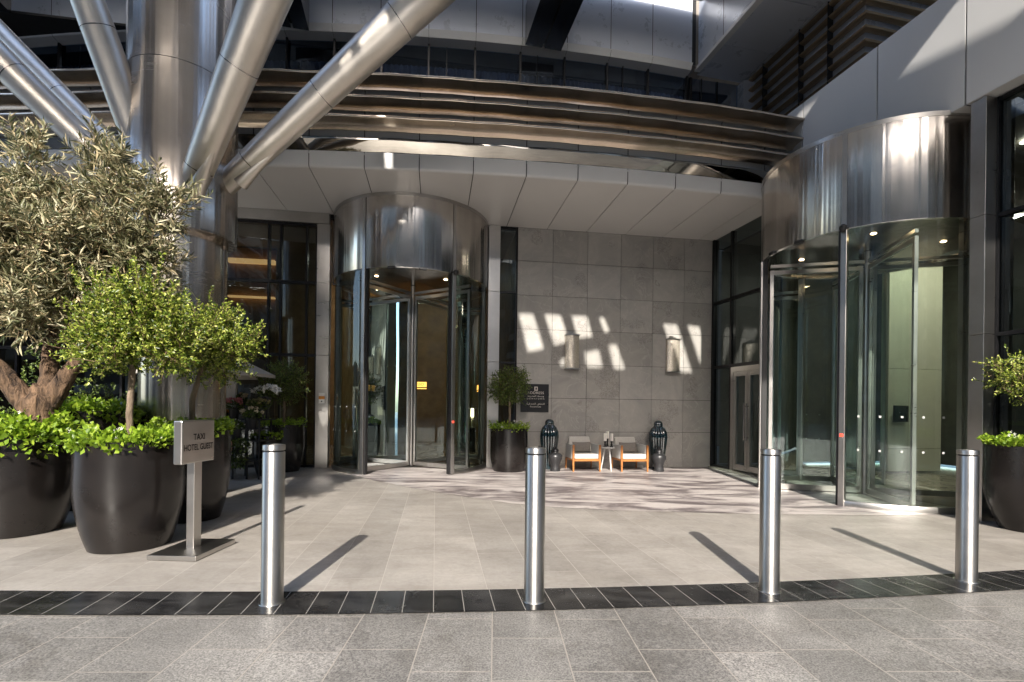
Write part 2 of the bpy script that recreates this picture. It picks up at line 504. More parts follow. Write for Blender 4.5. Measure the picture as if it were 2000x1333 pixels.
def tag(o, label=None, cat=None, group=None, kind=None):
    for k, v in (('label', label), ('category', cat), ('group', group), ('kind', kind)):
        if v:
            o[k] = v
    return o

def thing(name, loc, label, cat, group=None, rot=0.0):
    o = bpy.data.objects.new(name, None)
    o.empty_display_size = 0.2
    o.location = loc
    o.rotation_euler = (0, 0, rot)
    COL.objects.link(o)
    return tag(o, label, cat, group)

def copy_tree(o, parent=None):
    c = o.copy()
    COL.objects.link(c)
    c.parent = parent
    for ch in [x for x in bpy.data.objects if x.parent == o]:
        copy_tree(ch, c)
    return c

def text_mesh(s, size, depth=0.002, align='CENTER', spacing=1.0, bold=0.0):
    cu = bpy.data.curves.new('txt', 'FONT')
    cu.body = s
    cu.size = size
    cu.align_x = align
    cu.extrude = depth
    cu.space_character = spacing
    cu.offset = bold
    ob = bpy.data.objects.new('txt', cu)
    COL.objects.link(ob)
    dg = bpy.context.evaluated_depsgraph_get()
    me = bpy.data.meshes.new_from_object(ob.evaluated_get(dg))
    vs = [tuple(v.co) for v in me.vertices]
    fs = [tuple(p.vertices) for p in me.polygons]
    bpy.data.objects.remove(ob)
    bpy.data.curves.remove(cu)
    bpy.data.meshes.remove(me)
    return vs, fs

# ------------------------------------------------------------------ building frames
Q = Vector((0.1, 12.0, 0)); U = Vector((0.988, 0.153, 0)).normalized(); N = Vector((0.153, -0.988, 0)).normalized()
S0 = Vector((5.2, 12.79, 0)); SU = Vector((0.215, -0.977, 0)).normalized(); SN = Vector((-0.977, -0.215, 0)).normalized()
def bp(a, d, z):
    p = Q + U * a + N * d
    return (p.x, p.y, z)
def sp(t, d, z):
    p = S0 + SU * t + SN * d
    return (p.x, p.y, z)
A_CORNER = (S0 - Q).dot(U)
def slab(mb, f, a0, a1, d0, d1, z0, z1):
    lo = [f(a0, d0, z0), f(a1, d0, z0), f(a1, d1, z0), f(a0, d1, z0)]
    hi = [f(a0, d0, z1), f(a1, d0, z1), f(a1, d1, z1), f(a0, d1, z1)]
    return mb.hexa(lo, hi)

# ================================================================== GROUND
def sheet(name, poly, dz, mat, label=None):
    mb = MB()
    mb.add([(x, y, gz(x) + dz) for x, y in poly], [tuple(range(len(poly)))])
    return tag(mb.build(name, mat), label, kind='structure')
band_up = [(-9, 3.60), (-6.5, 3.66), (-3.871, 3.74), (-1.964, 3.81), (0.017, 3.889), (1.067, 4.03), (2.222, 4.215), (3.487, 4.435), (4.901, 4.69), (7, 5.07), (10, 5.60)]
band_lo = [(-9, 3.20), (-6.5, 3.26), (-3.452, 3.335), (-1.747, 3.39), (0.017, 3.472), (0.956, 3.602), (1.977, 3.763), (3.103, 3.95), (4.347, 4.16), (7, 4.62), (10, 5.15)]
def smooth_line(pts, n=60):
    xs = np.array([p[0] for p in pts]); ys = np.array([p[1] for p in pts])
    c = np.polyfit(xs, ys, 5)
    gx = np.linspace(xs[0], xs[-1], n)
    return [(float(x), float(np.polyval(c, x))) for x in gx]
bu, bl = smooth_line(band_up), smooth_line(band_lo)
sheet('road', [(-300, -300), (300, -300), (300, 300), (-300, 300)], -0.012, 'road', 'grey speckled stone road pavers')
sheet('plaza_pavement', bu + [(40, 6), (40, 40), (-40, 40), (-40, 3.6)], -0.004, 'plaza', 'pale beige stone paving')
mbb = MB()
mbb.add([(x, y, gz(x)) for x, y in bl] + [(x, y, gz(x)) for x, y in bu], [(i, i + 1, 60 + i + 1, 60 + i) for i in range(59)])
tag(mbb.build('border_band', 'band'), 'black polished stone band', kind='structure')
marble = [(-3.3, 10.19), (-2.6, 9.45), (-1.7, 8.65), (-0.822, 8.0), (0.017, 7.45), (0.7, 7.22), (1.344, 7.1), (2.585, 7.04), (3.51, 7.0), (5.135, 7.05), (6.4, 7.2), (6.42, 7.2), (5.2, 12.79), (-3.7, 11.41)]
sheet('marble_pavement', marble, 0.002, 'marble', 'pale veined marble paving by the doors')

# ================================================================== HOTEL BUILDING
HB = thing('hotel_building', (0, 12, 0), 'hotel facade with bronze curved canopy, grey panels, stone wall and dark glass', 'building')
def part(mb, name, mat, parent=None, **k):
    return mb.build(name, mat, parent or HB, world=True, **k)

ZS = 5.86
# stone wall tiles
acol = [0.0, 0.879, 1.77, 2.639, 3.5, 4.353, A_CORNER]
rows = [0.0, 0.868, 1.70, 2.54, 3.385, 4.215, 5.05, ZS]
mb = MB()
g = 0.0045
for i in range(6):
    for j in range(7):
        z0 = rows[j] + g - (0.06 if j == 0 else 0)
        slab(mb, bp, acol[i] + g, acol[i + 1] - g, 0.0, -0.03, z0, rows[j + 1] - g)
sw = part(mb, 'stone_wall', 'stone')
mb = MB(); slab(mb, bp, 0, A_CORNER + 0.1, -0.02, -0.2, -0.1, ZS)
part(mb, 'wall_backing', 'gap', sw)

# soffit
def edge_d(a):
    return 2.60 - 0.0105 * (a - 1.6) ** 2
a_st = [-0.284 + 1.006 * k for k in range(-14, 7)]
A_END = 6.05
def end_clip(a, d):
    """stop at the side wall plane"""
    p = Vector(bp(a, d, 0))
    over = (p - S0).dot(SN)
    return over
mb = MB(); bk = MB()
GAP = 0.008
for k in range(len(a_st) - 1):
    a0, a1 = a_st[k] + GAP, a_st[k + 1] - GAP
    if a0 > 5.6: continue
    am = (a0 + a1) / 2
    vs_t = [(a0, 0.0), (a1, 0.0), (a1, edge_d(a1)), (am, edge_d(am)), (a0, edge_d(a0))]
    mb.hexa([bp(a, d, ZS) for a, d in vs_t], [bp(a, d, ZS + 0.02) for a, d in vs_t])
part(mb, 'soffit', 'soffit')
aa = np.linspace(-14.5, 5.75, 70)
mb = MB()
mb.add([bp(a, -0.3, ZS + 0.03) for a in aa] + [bp(a, edge_d(a) - 0.03, ZS + 0.03) for a in aa] + [bp(a, -0.3, 6.15) for a in aa] + [bp(a, edge_d(a) - 0.03, 6.15) for a in aa],
       [(i, i + 1, 70 + i + 1, 70 + i) for i in range(69)] + [(140 + i, 140 + i + 1, 210 + i + 1, 210 + i) for i in range(69)] + [(70 + i, 70 + i + 1, 211 + i, 210 + i) for i in range(69)])
part(mb, 'soffit_backing', 'gap')
# white fascia with rounded lower edge
mb = MB()
for k in range(len(a_st) - 1):
    a0, a1 = a_st[k] + GAP, min(a_st[k + 1] - GAP, 5.72)
    if a0 > 5.6: continue
    n = 5
    prof = [(0.0, ZS), (0.03, ZS + 0.004), (0.05, ZS + 0.02), (0.06, ZS + 0.05), (0.065, ZS + 0.30), (-0.05, ZS + 0.30)]
    vs = []
    for i in range(n + 1):
        a = a0 + (a1 - a0) * i / n
        for dd, z in prof:
            vs.append(bp(a, edge_d(a) + dd, z))
    m = len(prof)
    mb.add(vs, [(i * m + j, (i + 1) * m + j, (i + 1) * m + j + 1, i * m + j + 1) for i in range(n) for j in range(m - 1)])
part(mb, 'fascia', 'fascia', smooth=True)
# grey risers with joints between the fins
mb = MB()
for k in range(len(a_st) - 1):
    a0, a1 = a_st[k] + GAP, min(a_st[k + 1] - GAP, 5.9)
    if a0 > 5.7: continue
    for z0, z1 in ((6.37, 6.585), (6.62, 6.945), (6.985, 7.36)):
        for i in range(3):
            p, q = a0 + (a1 - a0) * i / 3, a0 + (a1 - a0) * (i + 1) / 3
            mb.quad(bp(p, edge_d(p) + 0.06, z0), bp(q, edge_d(q) + 0.06, z0), bp(q, edge_d(q) + 0.06, z1), bp(p, edge_d(p) + 0.06, z1))
part(mb, 'canopy_riser', 'fascia')
mb = MB()
for z0, z1 in ((6.17, 7.42),):
    mb.add([bp(a, edge_d(a) + 0.03, z0) for a in aa] + [bp(a, edge_d(a) + 0.03, z1) for a in aa], [(i, i + 1, 71 + i, 70 + i) for i in range(69)])
mb.add([bp(a, -0.9, 7.42) for a in aa] + [bp(a, edge_d(a) + 0.03, 7.42) for a in aa], [(i, i + 1, 71 + i, 70 + i) for i in range(69)])
part(mb, 'canopy_deck', 'gap')
# bronze fins: thin curved trays; the lowest one is a flat mirror
def fin(zl, rise, depth, mat, cove):
    mb = MB()
    na = 120
    a_list = np.linspace(-14.5, 5.98, na)
    prof = []
    if cove:
        for s in np.linspace(0, 1, 9):      # hollow face looking down and out, then a short return to the wall
            prof.append((depth - 0.30 * s - 0.05 * math.sin(math.pi * s), zl - 0.075 * s + 0.02 * math.sin(math.pi * s)))
        prof.append((0.10, zl - 0.05))
    else:
        prof = [(depth, zl + 0.035), (depth + 0.006, zl + 0.02), (depth, zl), (0.0, zl - 0.165)]
    prof = [(depth - 0.004, zl + 0.045), (depth + 0.006, zl + 0.03), (depth + 0.004, zl + 0.006)] + prof
    prof += [(0.0, zl + rise + 0.03), (depth - 0.01, zl + 0.05)]
    m = len(prof)
    vs = []
    for i, a in enumerate(a_list):
        # slight oil-canning of each sheet
        w = 0.004 * math.sin(a * 6.24) + 0.003 * math.sin(a * 2.1 + zl * 7)
        for dd, z in prof:
            vs.append(bp(a, edge_d(a) + 0.06 + dd, z + w))
    fs = [(i * m + j, i * m + (j + 1) % m, (i + 1) * m + (j + 1) % m, (i + 1) * m + j) for i in range(na - 1) for j in range(m)]
    mb.add(vs, fs)
    return part(mb, 'canopy_fin', mat, smooth=True)
fin(6.335, 0.02, 0.10, 'bronze_mirror', 0.0)
fin(6.545, 0.045, 0.46, 'bronze', 0.045)
fin(6.905, 0.03, 0.46, 'bronze', 0.045)
fin(7.285, 0.10, 0.48, 'bronze', 0.05)

# ---- upper storey: ledge, dark glazing band, tall grey panels
def up_d(a):
    return 0.83 - 0.0115 * (a - 0.9) ** 2
u_st = [-0.09 + 1.05 * k for k in range(-14, 5)]
ua = np.linspace(-14.6, 4.22, 60)
mb = MB()
for k in range(len(u_st) - 1):
    a0, a1 = u_st[k] + GAP, u_st[k + 1] - GAP
    for i in range(3):
        p, q = a0 + (a1 - a0) * i / 3, a0 + (a1 - a0) * (i + 1) / 3
        mb.quad(bp(p, up_d(p), 9.86), bp(q, up_d(q), 9.86), bp(q, up_d(q), 15.5), bp(p, up_d(p), 15.5))
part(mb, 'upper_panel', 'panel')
mb = MB()
mb.add([bp(a, up_d(a) - 0.03, 9.84) for a in ua] + [bp(a, up_d(a) - 0.03, 15.6) for a in ua], [(i, i + 1, 61 + i, 60 + i) for i in range(59)])
part(mb, 'upper_backing', 'gap')
mb = MB()
for k in range(len(u_st) - 1):
    a0, a1 = u_st[k] + GAP / 2, u_st[k + 1] - GAP / 2
    for i in range(3):
        p, q = a0 + (a1 - a0) * i / 3, a0 + (a1 - a0) * (i + 1) / 3
        for (d0, z0), (d1, z1) in (((0.0, 9.85), (0.05, 9.84)), ((0.05, 9.84), (-0.04, 9.72)), ((-0.04, 9.72), (-0.32, 9.70))):
            mb.quad(bp(p, up_d(p) + d1, z1), bp(q, up_d(q) + d1, z1), bp(q, up_d(q) + d0, z0), bp(p, up_d(p) + d0, z0))
part(mb, 'upper_ledge', 'fascia')
mb = MB()
mb.add([bp(a, up_d(a) - 0.30, 7.2) for a in ua] + [bp(a, up_d(a) - 0.30, 9.72) for a in ua], [(i, i + 1, 61 + i, 60 + i) for i in range(59)])
for a_, b_ in (((4.22, up_d(4.22) - 0.30)), ((5.6, 0.35))),:
    mb.quad(bp(a_[0], a_[1], 7.2), bp(b_[0], b_[1], 7.2), bp(b_[0], b_[1], 9.72), bp(a_[0], a_[1], 9.72))
ug = part(mb, 'upper_window', 'glass_blue')
mb = MB()
for k, a in enumerate(u_st):
    slab(mb, bp, a - 0.022, a + 0.022, up_d(a) - 0.30, up_d(a) - 0.22, 7.2, 9.71)
    if k % 2 == 0:
        slab(mb, bp, a + 0.40, a + 0.414, up_d(a) - 0.30, up_d(a) - 0.26, 7.2, 9.71)
slab(mb, bp, 4.2, 4.26, 0.35, 0.45, 7.2, 9.71)
slab(mb, bp, 4.95, 4.98, 0.33, 0.40, 7.2, 9.71)
part(mb, 'mullions', 'mullion', ug)
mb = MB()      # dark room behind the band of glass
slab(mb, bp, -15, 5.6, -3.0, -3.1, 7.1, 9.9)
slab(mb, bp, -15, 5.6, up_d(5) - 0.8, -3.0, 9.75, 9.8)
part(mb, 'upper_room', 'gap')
mb = MB()
aw = np.linspace(-14.6, 4.22, 420)
mb.add([bp(a, up_d(a) - 0.62 + 0.03 * math.sin(a * 55), 7.2) for a in aw] + [bp(a, up_d(a) - 0.62 + 0.03 * math.sin(a * 55), 9.45) for a in aw], [(i, i + 1, 421 + i, 420 + i) for i in range(419)])
part(mb, 'blue_backing', 'blue_backing', smooth=True)  # wavy sheet added to imitate reflections in the upper glass
# lower-storey ledge strip light lines seen through the band
mb = MB(); slab(mb, bp, -6.0, 3.5, -2.2, -2.5, 9.60, 9.64)
# ---- overhanging corner block
def blk(t, d, z):
    p = Vector((4.42, 12.08, 0)) + SU * t - SN * d
    return (p.x, p.y, z)
mb = MB()
for t0, t1 in ((0.02, 1.05), (1.07, 2.1), (2.12, 3.15), (3.17, 4.2), (4.22, 5.2)):
    mb.quad(blk(t0, 0, 9.84), blk(t1, 0, 9.84), blk(t1, 0, 15.5), blk(t0, 0, 15.5))
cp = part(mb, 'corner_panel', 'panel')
mb = MB()
for t0, t1 in ((-0.1, 0.95), (0.97, 2.3), (2.32, 3.7), (3.72, 5.2)):
    for d0, d1 in ((0.10, 1.35), (1.37, 2.6)):
        mb.hexa([blk(t0, d0, 9.76), blk(t0, d1, 9.76), blk(t1, d1, 9.76), blk(t1, d0, 9.76)], [blk(t0, d0, 9.79), blk(t0, d1, 9.79), blk(t1, d1, 9.79), blk(t1, d0, 9.79)])
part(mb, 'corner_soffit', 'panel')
mb = MB(); mb.hexa([blk(0, 0.02, 9.80), blk(0, 2.7, 9.80), blk(5.2, 2.7, 9.80), blk(5.2, 0.02, 9.80)], [blk(0, 0.02, 15.4), blk(0, 2.7, 15.4), blk(5.2, 2.7, 15.4), blk(5.2, 0.02, 15.4)])
part(mb, 'corner_core', 'gap')
mb = MB()
for d, z0, z1 in ((-0.04, 9.76, 9.84),):
    mb.hexa([blk(0, d, z0), blk(0, 0.10, z0), blk(5.2, 0.10, z0), blk(5.2, d, z0)], [blk(0, d, z1), blk(0, 0.10, z1), blk(5.2, 0.10, z1), blk(5.2, d, z1)])
part(mb, 'corner_edge', 'fascia')

# ---- side wall: cladding, louvred block
mb = MB()
CL_T = [-0.5, 0.9, 2.95, 4.55, 5.90, 7.3, 8.8, 10.4]
for k in range(len(CL_T) - 1):
    t0, t1 = CL_T[k] + 0.012, CL_T[k + 1] - 0.012
    mb.hexa([sp(t0, 0.05, ZS), sp(t0, 0.01, ZS), sp(t1, 0.01, ZS), sp(t1, 0.05, ZS)], [sp(t0, 0.05, 7.66), sp(t0, 0.01, 7.66), sp(t1, 0.01, 7.66), sp(t1, 0.05, 7.66)])
    mb.hexa([sp(t0, 0.05, ZS - 0.01), sp(t0, -0.62, ZS - 0.01), sp(t1, -0.62, ZS - 0.01), sp(t1, 0.05, ZS - 0.01)], [sp(t0, 0.05, ZS - 0.003), sp(t0, -0.62, ZS - 0.003), sp(t1, -0.62, ZS - 0.003), sp(t1, 0.05, ZS - 0.003)])
part(mb, 'side_cladding', 'fascia')
mb = MB(); mb.hexa([sp(-0.6, 0.0, ZS), sp(-0.6, -0.9, ZS), sp(10.5, -0.9, ZS), sp(10.5, 0.0, ZS)], [sp(-0.6, 0.0, 7.64), sp(-0.6, -0.9, 7.64), sp(10.5, -0.9, 7.64), sp(10.5, 0.0, 7.64)])
part(mb, 'cladding_core', 'gap')
LO = -0.6
TC = 3.72
lv_core = MB(); lv_core.hexa([sp(0.35, LO - 0.05, 7.0), sp(0.35, LO - 5, 7.0), sp(TC - 0.05, LO - 5, 7.0), sp(TC - 0.05, LO - 0.05, 7.0)], [sp(0.35, LO - 0.05, 15), sp(0.35, LO - 5, 15), sp(TC - 0.05, LO - 5, 15), sp(TC - 0.05, LO - 0.05, 15)])
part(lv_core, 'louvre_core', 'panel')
mb = MB()
pts = [(0.35, LO), (TC, LO), (TC, LO - 5)]
zf = 7.02
while zf < 13.5:
    # rounded fin profile swept round the corner
    prof = [(0.0, zf + 0.03), (0.05, zf + 0.035), (0.10, zf + 0.05), (0.125, zf + 0.075), (0.10, zf + 0.10), (0.04, zf + 0.115), (0.0, zf + 0.12)]
    rings = []
    rings.append([sp(0.33, LO + d, z) for d, z in prof])
    rings.append([sp(TC + d, LO + d, z) for d, z in prof])
    rings.append([sp(TC + d, LO - 5, z) for d, z in prof])
    m = len(prof)
    mb.add([p for r_ in rings for p in r_], [(i * m + j, (i + 1) * m + j, (i + 1) * m + j + 1, i * m + j + 1) for i in range(2) for j in range(m - 1)] + [tuple(range(m))])
    zf += 0.262
part(mb, 'louvre', 'louvre_bronze')
mb = MB()
for t in (1.15, 2.25, 3.0):
    slab(mb, sp, t - 0.006, t + 0.006, LO + 0.13, LO, 7.0, 13.5)
part(mb, 'louvre_joint', 'gap')
mb = MB(); mb.hexa([bp(5.55, 0.6, 7.2), bp(6.15, 0.6, 7.2), bp(6.15, 0.3, 7.2), bp(5.55, 0.3, 7.2)], [bp(5.55, 0.6, 9.7), bp(6.15, 0.6, 9.7), bp(6.15, 0.3, 9.7), bp(5.55, 0.3, 9.7)])
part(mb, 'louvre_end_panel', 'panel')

# ---- left glazing
AL0, AL1 = -13.5, -4.70
mb = MB(); mb.quad(bp(AL0, -0.05, 0.0), bp(AL1, -0.05, 0.0), bp(AL1, -0.05, 5.56), bp(AL0, -0.05, 5.56))
lw = part(mb, 'left_window', 'glass_dark')
mb = MB()
for a in (-5.72, -5.46, -4.90, AL1 + 0.02, -6.7, -7.7, -8.7, -9.7, -10.7, -11.7):
    slab(mb, bp, a - 0.022, a + 0.022, 0.0, -0.12, 0, 5.56)
for z in (0.06, 2.60, 4.26, 5.58):
    slab(mb, bp, AL0, AL1, 0.012, -0.10, z - 0.03, z + 0.03)
part(mb, 'mullions', 'mullion', lw)
mb = MB(); slab(mb, bp, AL0, -4.40, 0.06, -0.1, 5.615, ZS - 0.004)
part(mb, 'steel_header', 'steel')
def pilaster(f, a0, a1, d0, d1, joints, z1=ZS - 0.004):
    mb = MB()
    zz = [0.0] + joints + [z1]
    for i in range(len(zz) - 1):
        slab(mb, f, a0, a1, d0, d1, zz[i] + (0.004 if i else -0.05), zz[i + 1] - 0.004)
    part(mb, 'steel_pilaster', 'steel', bevel=0.004)
pilaster(bp, -4.66, -4.38, 0.055, -0.15, [2.60, 4.26], 5.61)
# narrow glass between drum and stone wall
pilaster(bp, -0.72, -0.44, 0.055, -0.15, [2.55, 4.26])
mb = MB(); mb.quad(bp(-0.44, -0.03, 0.0), bp(-0.04, -0.03, 0.0), bp(-0.04, -0.03, ZS), bp(-0.44, -0.03, ZS))
nw = part(mb, 'narrow_window', 'glass_dark')
mb = MB()
for z in (0.05, 2.55, 4.26, ZS - 0.04):
    slab(mb, bp, -0.44, -0.045, 0.0, -0.08, z - 0.02, z + 0.02)
slab(mb, bp, -0.045, -0.006, 0.02, -0.1, 0, ZS - 0.004)
part(mb, 'mullions', 'mullion', nw)
for a0, a1 in ((-4.38, -3.9), (-1.2, -0.72)):
    mb = MB(); slab(mb, bp, a0, a1, -0.25, -0.4, 4.3, ZS)
    part(mb, 'door_return', 'dark_steel')

# ---- side glazing with double door
mb = MB(); mb.quad(sp(0.03, 0, 0.0), sp(2.02, 0, 0.0), sp(2.02, 0, ZS), sp(0.03, 0, ZS))
sg = part(mb, 'side_window', 'glass_dark')
mb = MB()
slab(mb, sp, 0.02, 0.09, 0.05, -0.1, 0, ZS - 0.012)
slab(mb, sp, 0.72, 0.78, 0.03, -0.1, 0, ZS - 0.012)
for z in (2.55, 4.20):
    slab(mb, sp, 0.09, 2.02, 0.025, -0.08, z - 0.035, z + 0.035)
slab(mb, sp, 0.09, 0.76, 0.025, -0.08, -0.02, 0.05)
part(mb, 'mullions', 'mullion', sg)
mb = MB()
slab(mb, sp, 0.80, 0.90, 0.045, -0.08, 0, 2.50)
slab(mb, sp, 1.90, 2.0, 0.045, -0.08, 0, 2.50)
slab(mb, sp, 0.90, 1.90, 0.045, -0.08, 2.38, 2.50)
dd = part(mb, 'door_frame', 'steel')
for t0, t1 in ((0.905, 1.395), (1.405, 1.895)):
    mb = MB()
    slab(mb, sp, t0, t0 + 0.085, 0.035, -0.03, 0.03, 2.375)
    slab(mb, sp, t1 - 0.085, t1, 0.035, -0.03, 0.03, 2.375)
    slab(mb, sp, t0 + 0.085, t1 - 0.085, 0.035, -0.03, 2.27, 2.375)
    slab(mb, sp, t0 + 0.085, t1 - 0.085, 0.035, -0.03, 0.03, 0.16)
    dl = part(mb, 'side_door', 'steel')
    hx = t1 - 0.04 if t0 < 1 else t0 + 0.04
    mb = MB()
    mb.tube([sp(hx, 0.10, 0.75), sp(hx, 0.10, 1.62)], 0.016, 8)
    for z in (0.82, 1.55):
        mb.tube([sp(hx, 0.03, z), sp(hx, 0.10, z)], 0.010, 6)
    part(mb, 'handle', 'dark_steel', dl, smooth=True)
mb = MB()
mb.hexa([sp(-0.0, 0.02, -0.03), sp(0.0, 0.10, -0.03), sp(2.6, 0.42, -0.03), sp(2.6, 0.02, -0.03)], [sp(-0.0, 0.02, 0.0), sp(0.0, 0.10, 0.0), sp(2.6, 0.42, 0.0), sp(2.6, 0.02, 0.0)])
part(mb, 'threshold', 'lobby_floor')

# ---- right glazing (recessed) with steel reveal
REC = -0.5
pilaster(sp, 5.96, 6.15, 0.03, REC, [2.55, 4.20], ZS - 0.02)
mb = MB(); slab(mb, sp, 5.55, 5.62, -0.35, -0.6, -0.05, ZS - 0.02)
part(mb, 'drum_side_frame', 'steel')
mb = MB(); slab(mb, sp, 5.62, 5.96, -0.4, -0.45, -0.05, ZS - 0.02)
part(mb, 'steel_return', 'steel')
mb = MB(); mb.quad(sp(6.13, REC + 0.3, 0.0), sp(10.4, REC + 0.3, 0.0), sp(10.4, REC + 0.3, ZS), sp(6.13, REC + 0.3, ZS))
rg = part(mb, 'right_window', 'glass_dark')
mb = MB()
for t in (6.15, 7.6, 9.1):
    slab(mb, sp, t - 0.025, t + 0.025, REC + 0.34, REC + 0.2, 0, ZS - 0.02)
for z in (0.08, 2.55, 4.20, ZS - 0.05):
    slab(mb, sp, 6.13, 10.4, REC + 0.335, REC + 0.2, z - 0.025, z + 0.025)
part(mb, 'mullions', 'mullion', rg)

# ---- roof beams and high entrance roof (unseen; edge and openings shaped to shade the facade and pass patches of sun)
def beam_prism(mb, x0, y0, L0, L1, w, z0, z1):
    p0 = Vector((x0, y0, 0)) + SU * L0; p1 = Vector((x0, y0, 0)) + SU * L1
    h = SN * (w / 2)
    lo = [p0 - h, p0 + h, p1 + h, p1 - h]
    mb.hexa([(p.x, p.y, z0) for p in lo], [(p.x, p.y, z1) for p in lo])
for x0, y0, L1, w in ((0.62, 11.1, 14.5, 0.86), (-4.85, 10.6, 7.5, 0.7), (-11.0, 10.2, 13, 0.8)):
    mb = MB()
    for side in (-1, 1):      # twin box sections with a slot between
        c = Vector((x0, y0, 0)) + SN * (side * w * 0.26)
        beam_prism(mb, c.x, c.y, -0.05, L1, w * 0.46, 9.62, 10.5)
    beam_prism(mb, x0, y0, -0.05, L1, w * 0.1, 9.72, 10.4)
    part(mb, 'roof_beam', 'dark_steel')
ZR = 11.2
HOLES = [  # openings traced back from the sun patches they should cast
[(-0.41, 0.11), (-0.04, 0.16), (0.17, -1.22), (-0.23, -1.42)],
[(0.23, 0.21), (0.63, 0.27), (0.75, -0.33), (0.72, -0.86), (0.43, -1.04)],
[(0.91, 0.3), (1.31, 0.37), (1.43, -0.47), (1.04, -0.63)],
[(1.6, 0.39), (1.74, 0.42), (1.88, -0.17), (1.74, -0.27)],
[(1.18, -1.1), (1.56, -0.91), (1.64, -1.66), (1.24, -1.74)],
[(1.81, -0.7), (2.02, -0.6), (2.23, -1.59), (1.93, -1.67)],
[(0.56, -1.55), (0.68, -1.4), (0.67, -1.8), (0.55, -1.82)],
[(3.28, 0.5), (3.67, 0.54), (4.01, -1.42), (3.66, -1.44)],
[(3.95, 0.57), (4.28, 0.59), (4.33, 0.09), (4.26, -1.03)],
[(5.9, 1.07), (6.02, 1.09), (6.13, 1.1), (6.22, 0.63), (6.3, -0.31), (6.27, -0.96), (6.21, -0.86), (6.08, -0.06)],
[(5.43, 4.15), (5.51, 4.08), (5.6, 3.6), (5.5, 3.6)],
[(-2.78, 1.4), (-2.65, 1.4), (-2.67, 0.45), (-2.79, 0.45)],
[(-2.54, -0.69), (-2.14, -0.12), (-2.02, -0.72), (-2.41, -1.25)],
[(-2.85, -0.98), (-2.67, -0.8), (-2.61, -1.1), (-2.77, -1.35)],
[(-2.01, 0.05), (-1.78, 0.35), (-1.60, -0.1), (-1.9, -0.2)],
]
sky_open = [(-12.5, 5.0), (3.9, 5.0)]  # opening added so sky light reaches the upper panels
for a in np.linspace(3.6, -12.4, 16):
    p = Vector(bp(a, up_d(a) + 3.4, 0)); sky_open.append((p.x, p.y))
HOLES.append(sky_open)
outer = [(-14, -4.4), (-3.6, -4.4), (-3.6, -6.4), (0, -5.95), (8, -4.7), (13, -4.0), (13, 12.2), (4.45, 11.7)]
for a in np.linspace(4.2, -14.4, 24):
    p = Vector(bp(a, up_d(a) + 0.22, 0)); outer.append((p.x, p.y))
pts2, edges2 = [], []
for loop in [outer] + HOLES:
    b = len(pts2)
    pts2 += [Vector(p) for p in loop]
    edges2 += [(b + i, b + (i + 1) % len(loop)) for i in range(len(loop))]
HOLES_ALL = HOLES
cv, ce, cf, _, _, _ = delaunay_2d_cdt(pts2, edges2, [], 1, 1e-5)
def inside(p, poly):
    c = False
    for i in range(len(poly)):
        x0, y0 = poly[i]; x1, y1 = poly[(i + 1) % len(poly)]
        if (y0 > p[1]) != (y1 > p[1]) and p[0] < (x1 - x0) * (p[1] - y0) / (y1 - y0) + x0:
            c = not c
    return c
keep = []
for f in cf:
    c = (sum(cv[i].x for i in f) / len(f), sum(cv[i].y for i in f) / len(f))
    if inside(c, outer) and not any(inside(c, h) for h in HOLES):
        keep.append(tuple(f))
mb = MB()
nv = len(cv)
mb.add([(v.x, v.y, ZR) for v in cv] + [(v.x, v.y, ZR + 0.05) for v in cv], keep + [tuple(nv + i for i in reversed(f)) for f in keep])
part(mb, 'entrance_roof', 'roof_white')
mb = MB()      # closed shell of the building behind its fronts
slab(mb, bp, -16, 14, -7.3, -7.6, -0.2, 15.6)
slab(mb, bp, -16, 14, 0.0, -7.3, 15.45, 15.6)
slab(mb, bp, -16.2, -16, 0.6, -7.3, -0.2, 15.6)
slab(mb, bp, 4.22, 4.5, up_d(4.22) - 0.03, -3.0, 9.80, 15.5)
part(mb, 'building_shell', 'lobby_ceiling')

# ---- lobby rooms behind the glass
def room(name, f, a0, a1, d0, d1, z1, walls, floorm, ceilm, parent):
    mb = MB()
    mb.quad(f(a0, d1, 0), f(a1, d1, 0), f(a1, d1, z1), f(a0, d1, z1))
    mb.quad(f(a0, d0, 0), f(a0, d1, 0), f(a0, d1, z1), f(a0, d0, z1))
    mb.quad(f(a1, d0, 0), f(a1, d1, 0), f(a1, d1, z1), f(a1, d0, z1))
    w = part(mb, name + '_wall', walls, parent)
    mb = MB()
    c = [f(a0, d0, 0), f(a1, d0, 0), f(a1, d1, 0), f(a0, d1, 0)]
    mb.add([(x, y, gz(x) + 0.006) for x, y, z in c], [(0, 1, 2, 3)])
    part(mb, name + '_floor', floorm, parent)
    mb = MB(); mb.quad(f(a0, d0, z1), f(a1, d0, z1), f(a1, d1, z1), f(a0, d1, z1))
    part(mb, name + '_ceiling', ceilm, parent)
room('lobby', bp, -13.5, -0.02, -0.32, -6.5, 5.84, 'lobby_wall', 'lobby_floor', 'lobby_ceiling', HB)
room('side_lobby', sp, -0.55, 10.3, -0.62, -7.0, 5.80, 'side_lobby', 'lobby_floor', 'lobby_ceiling', HB)
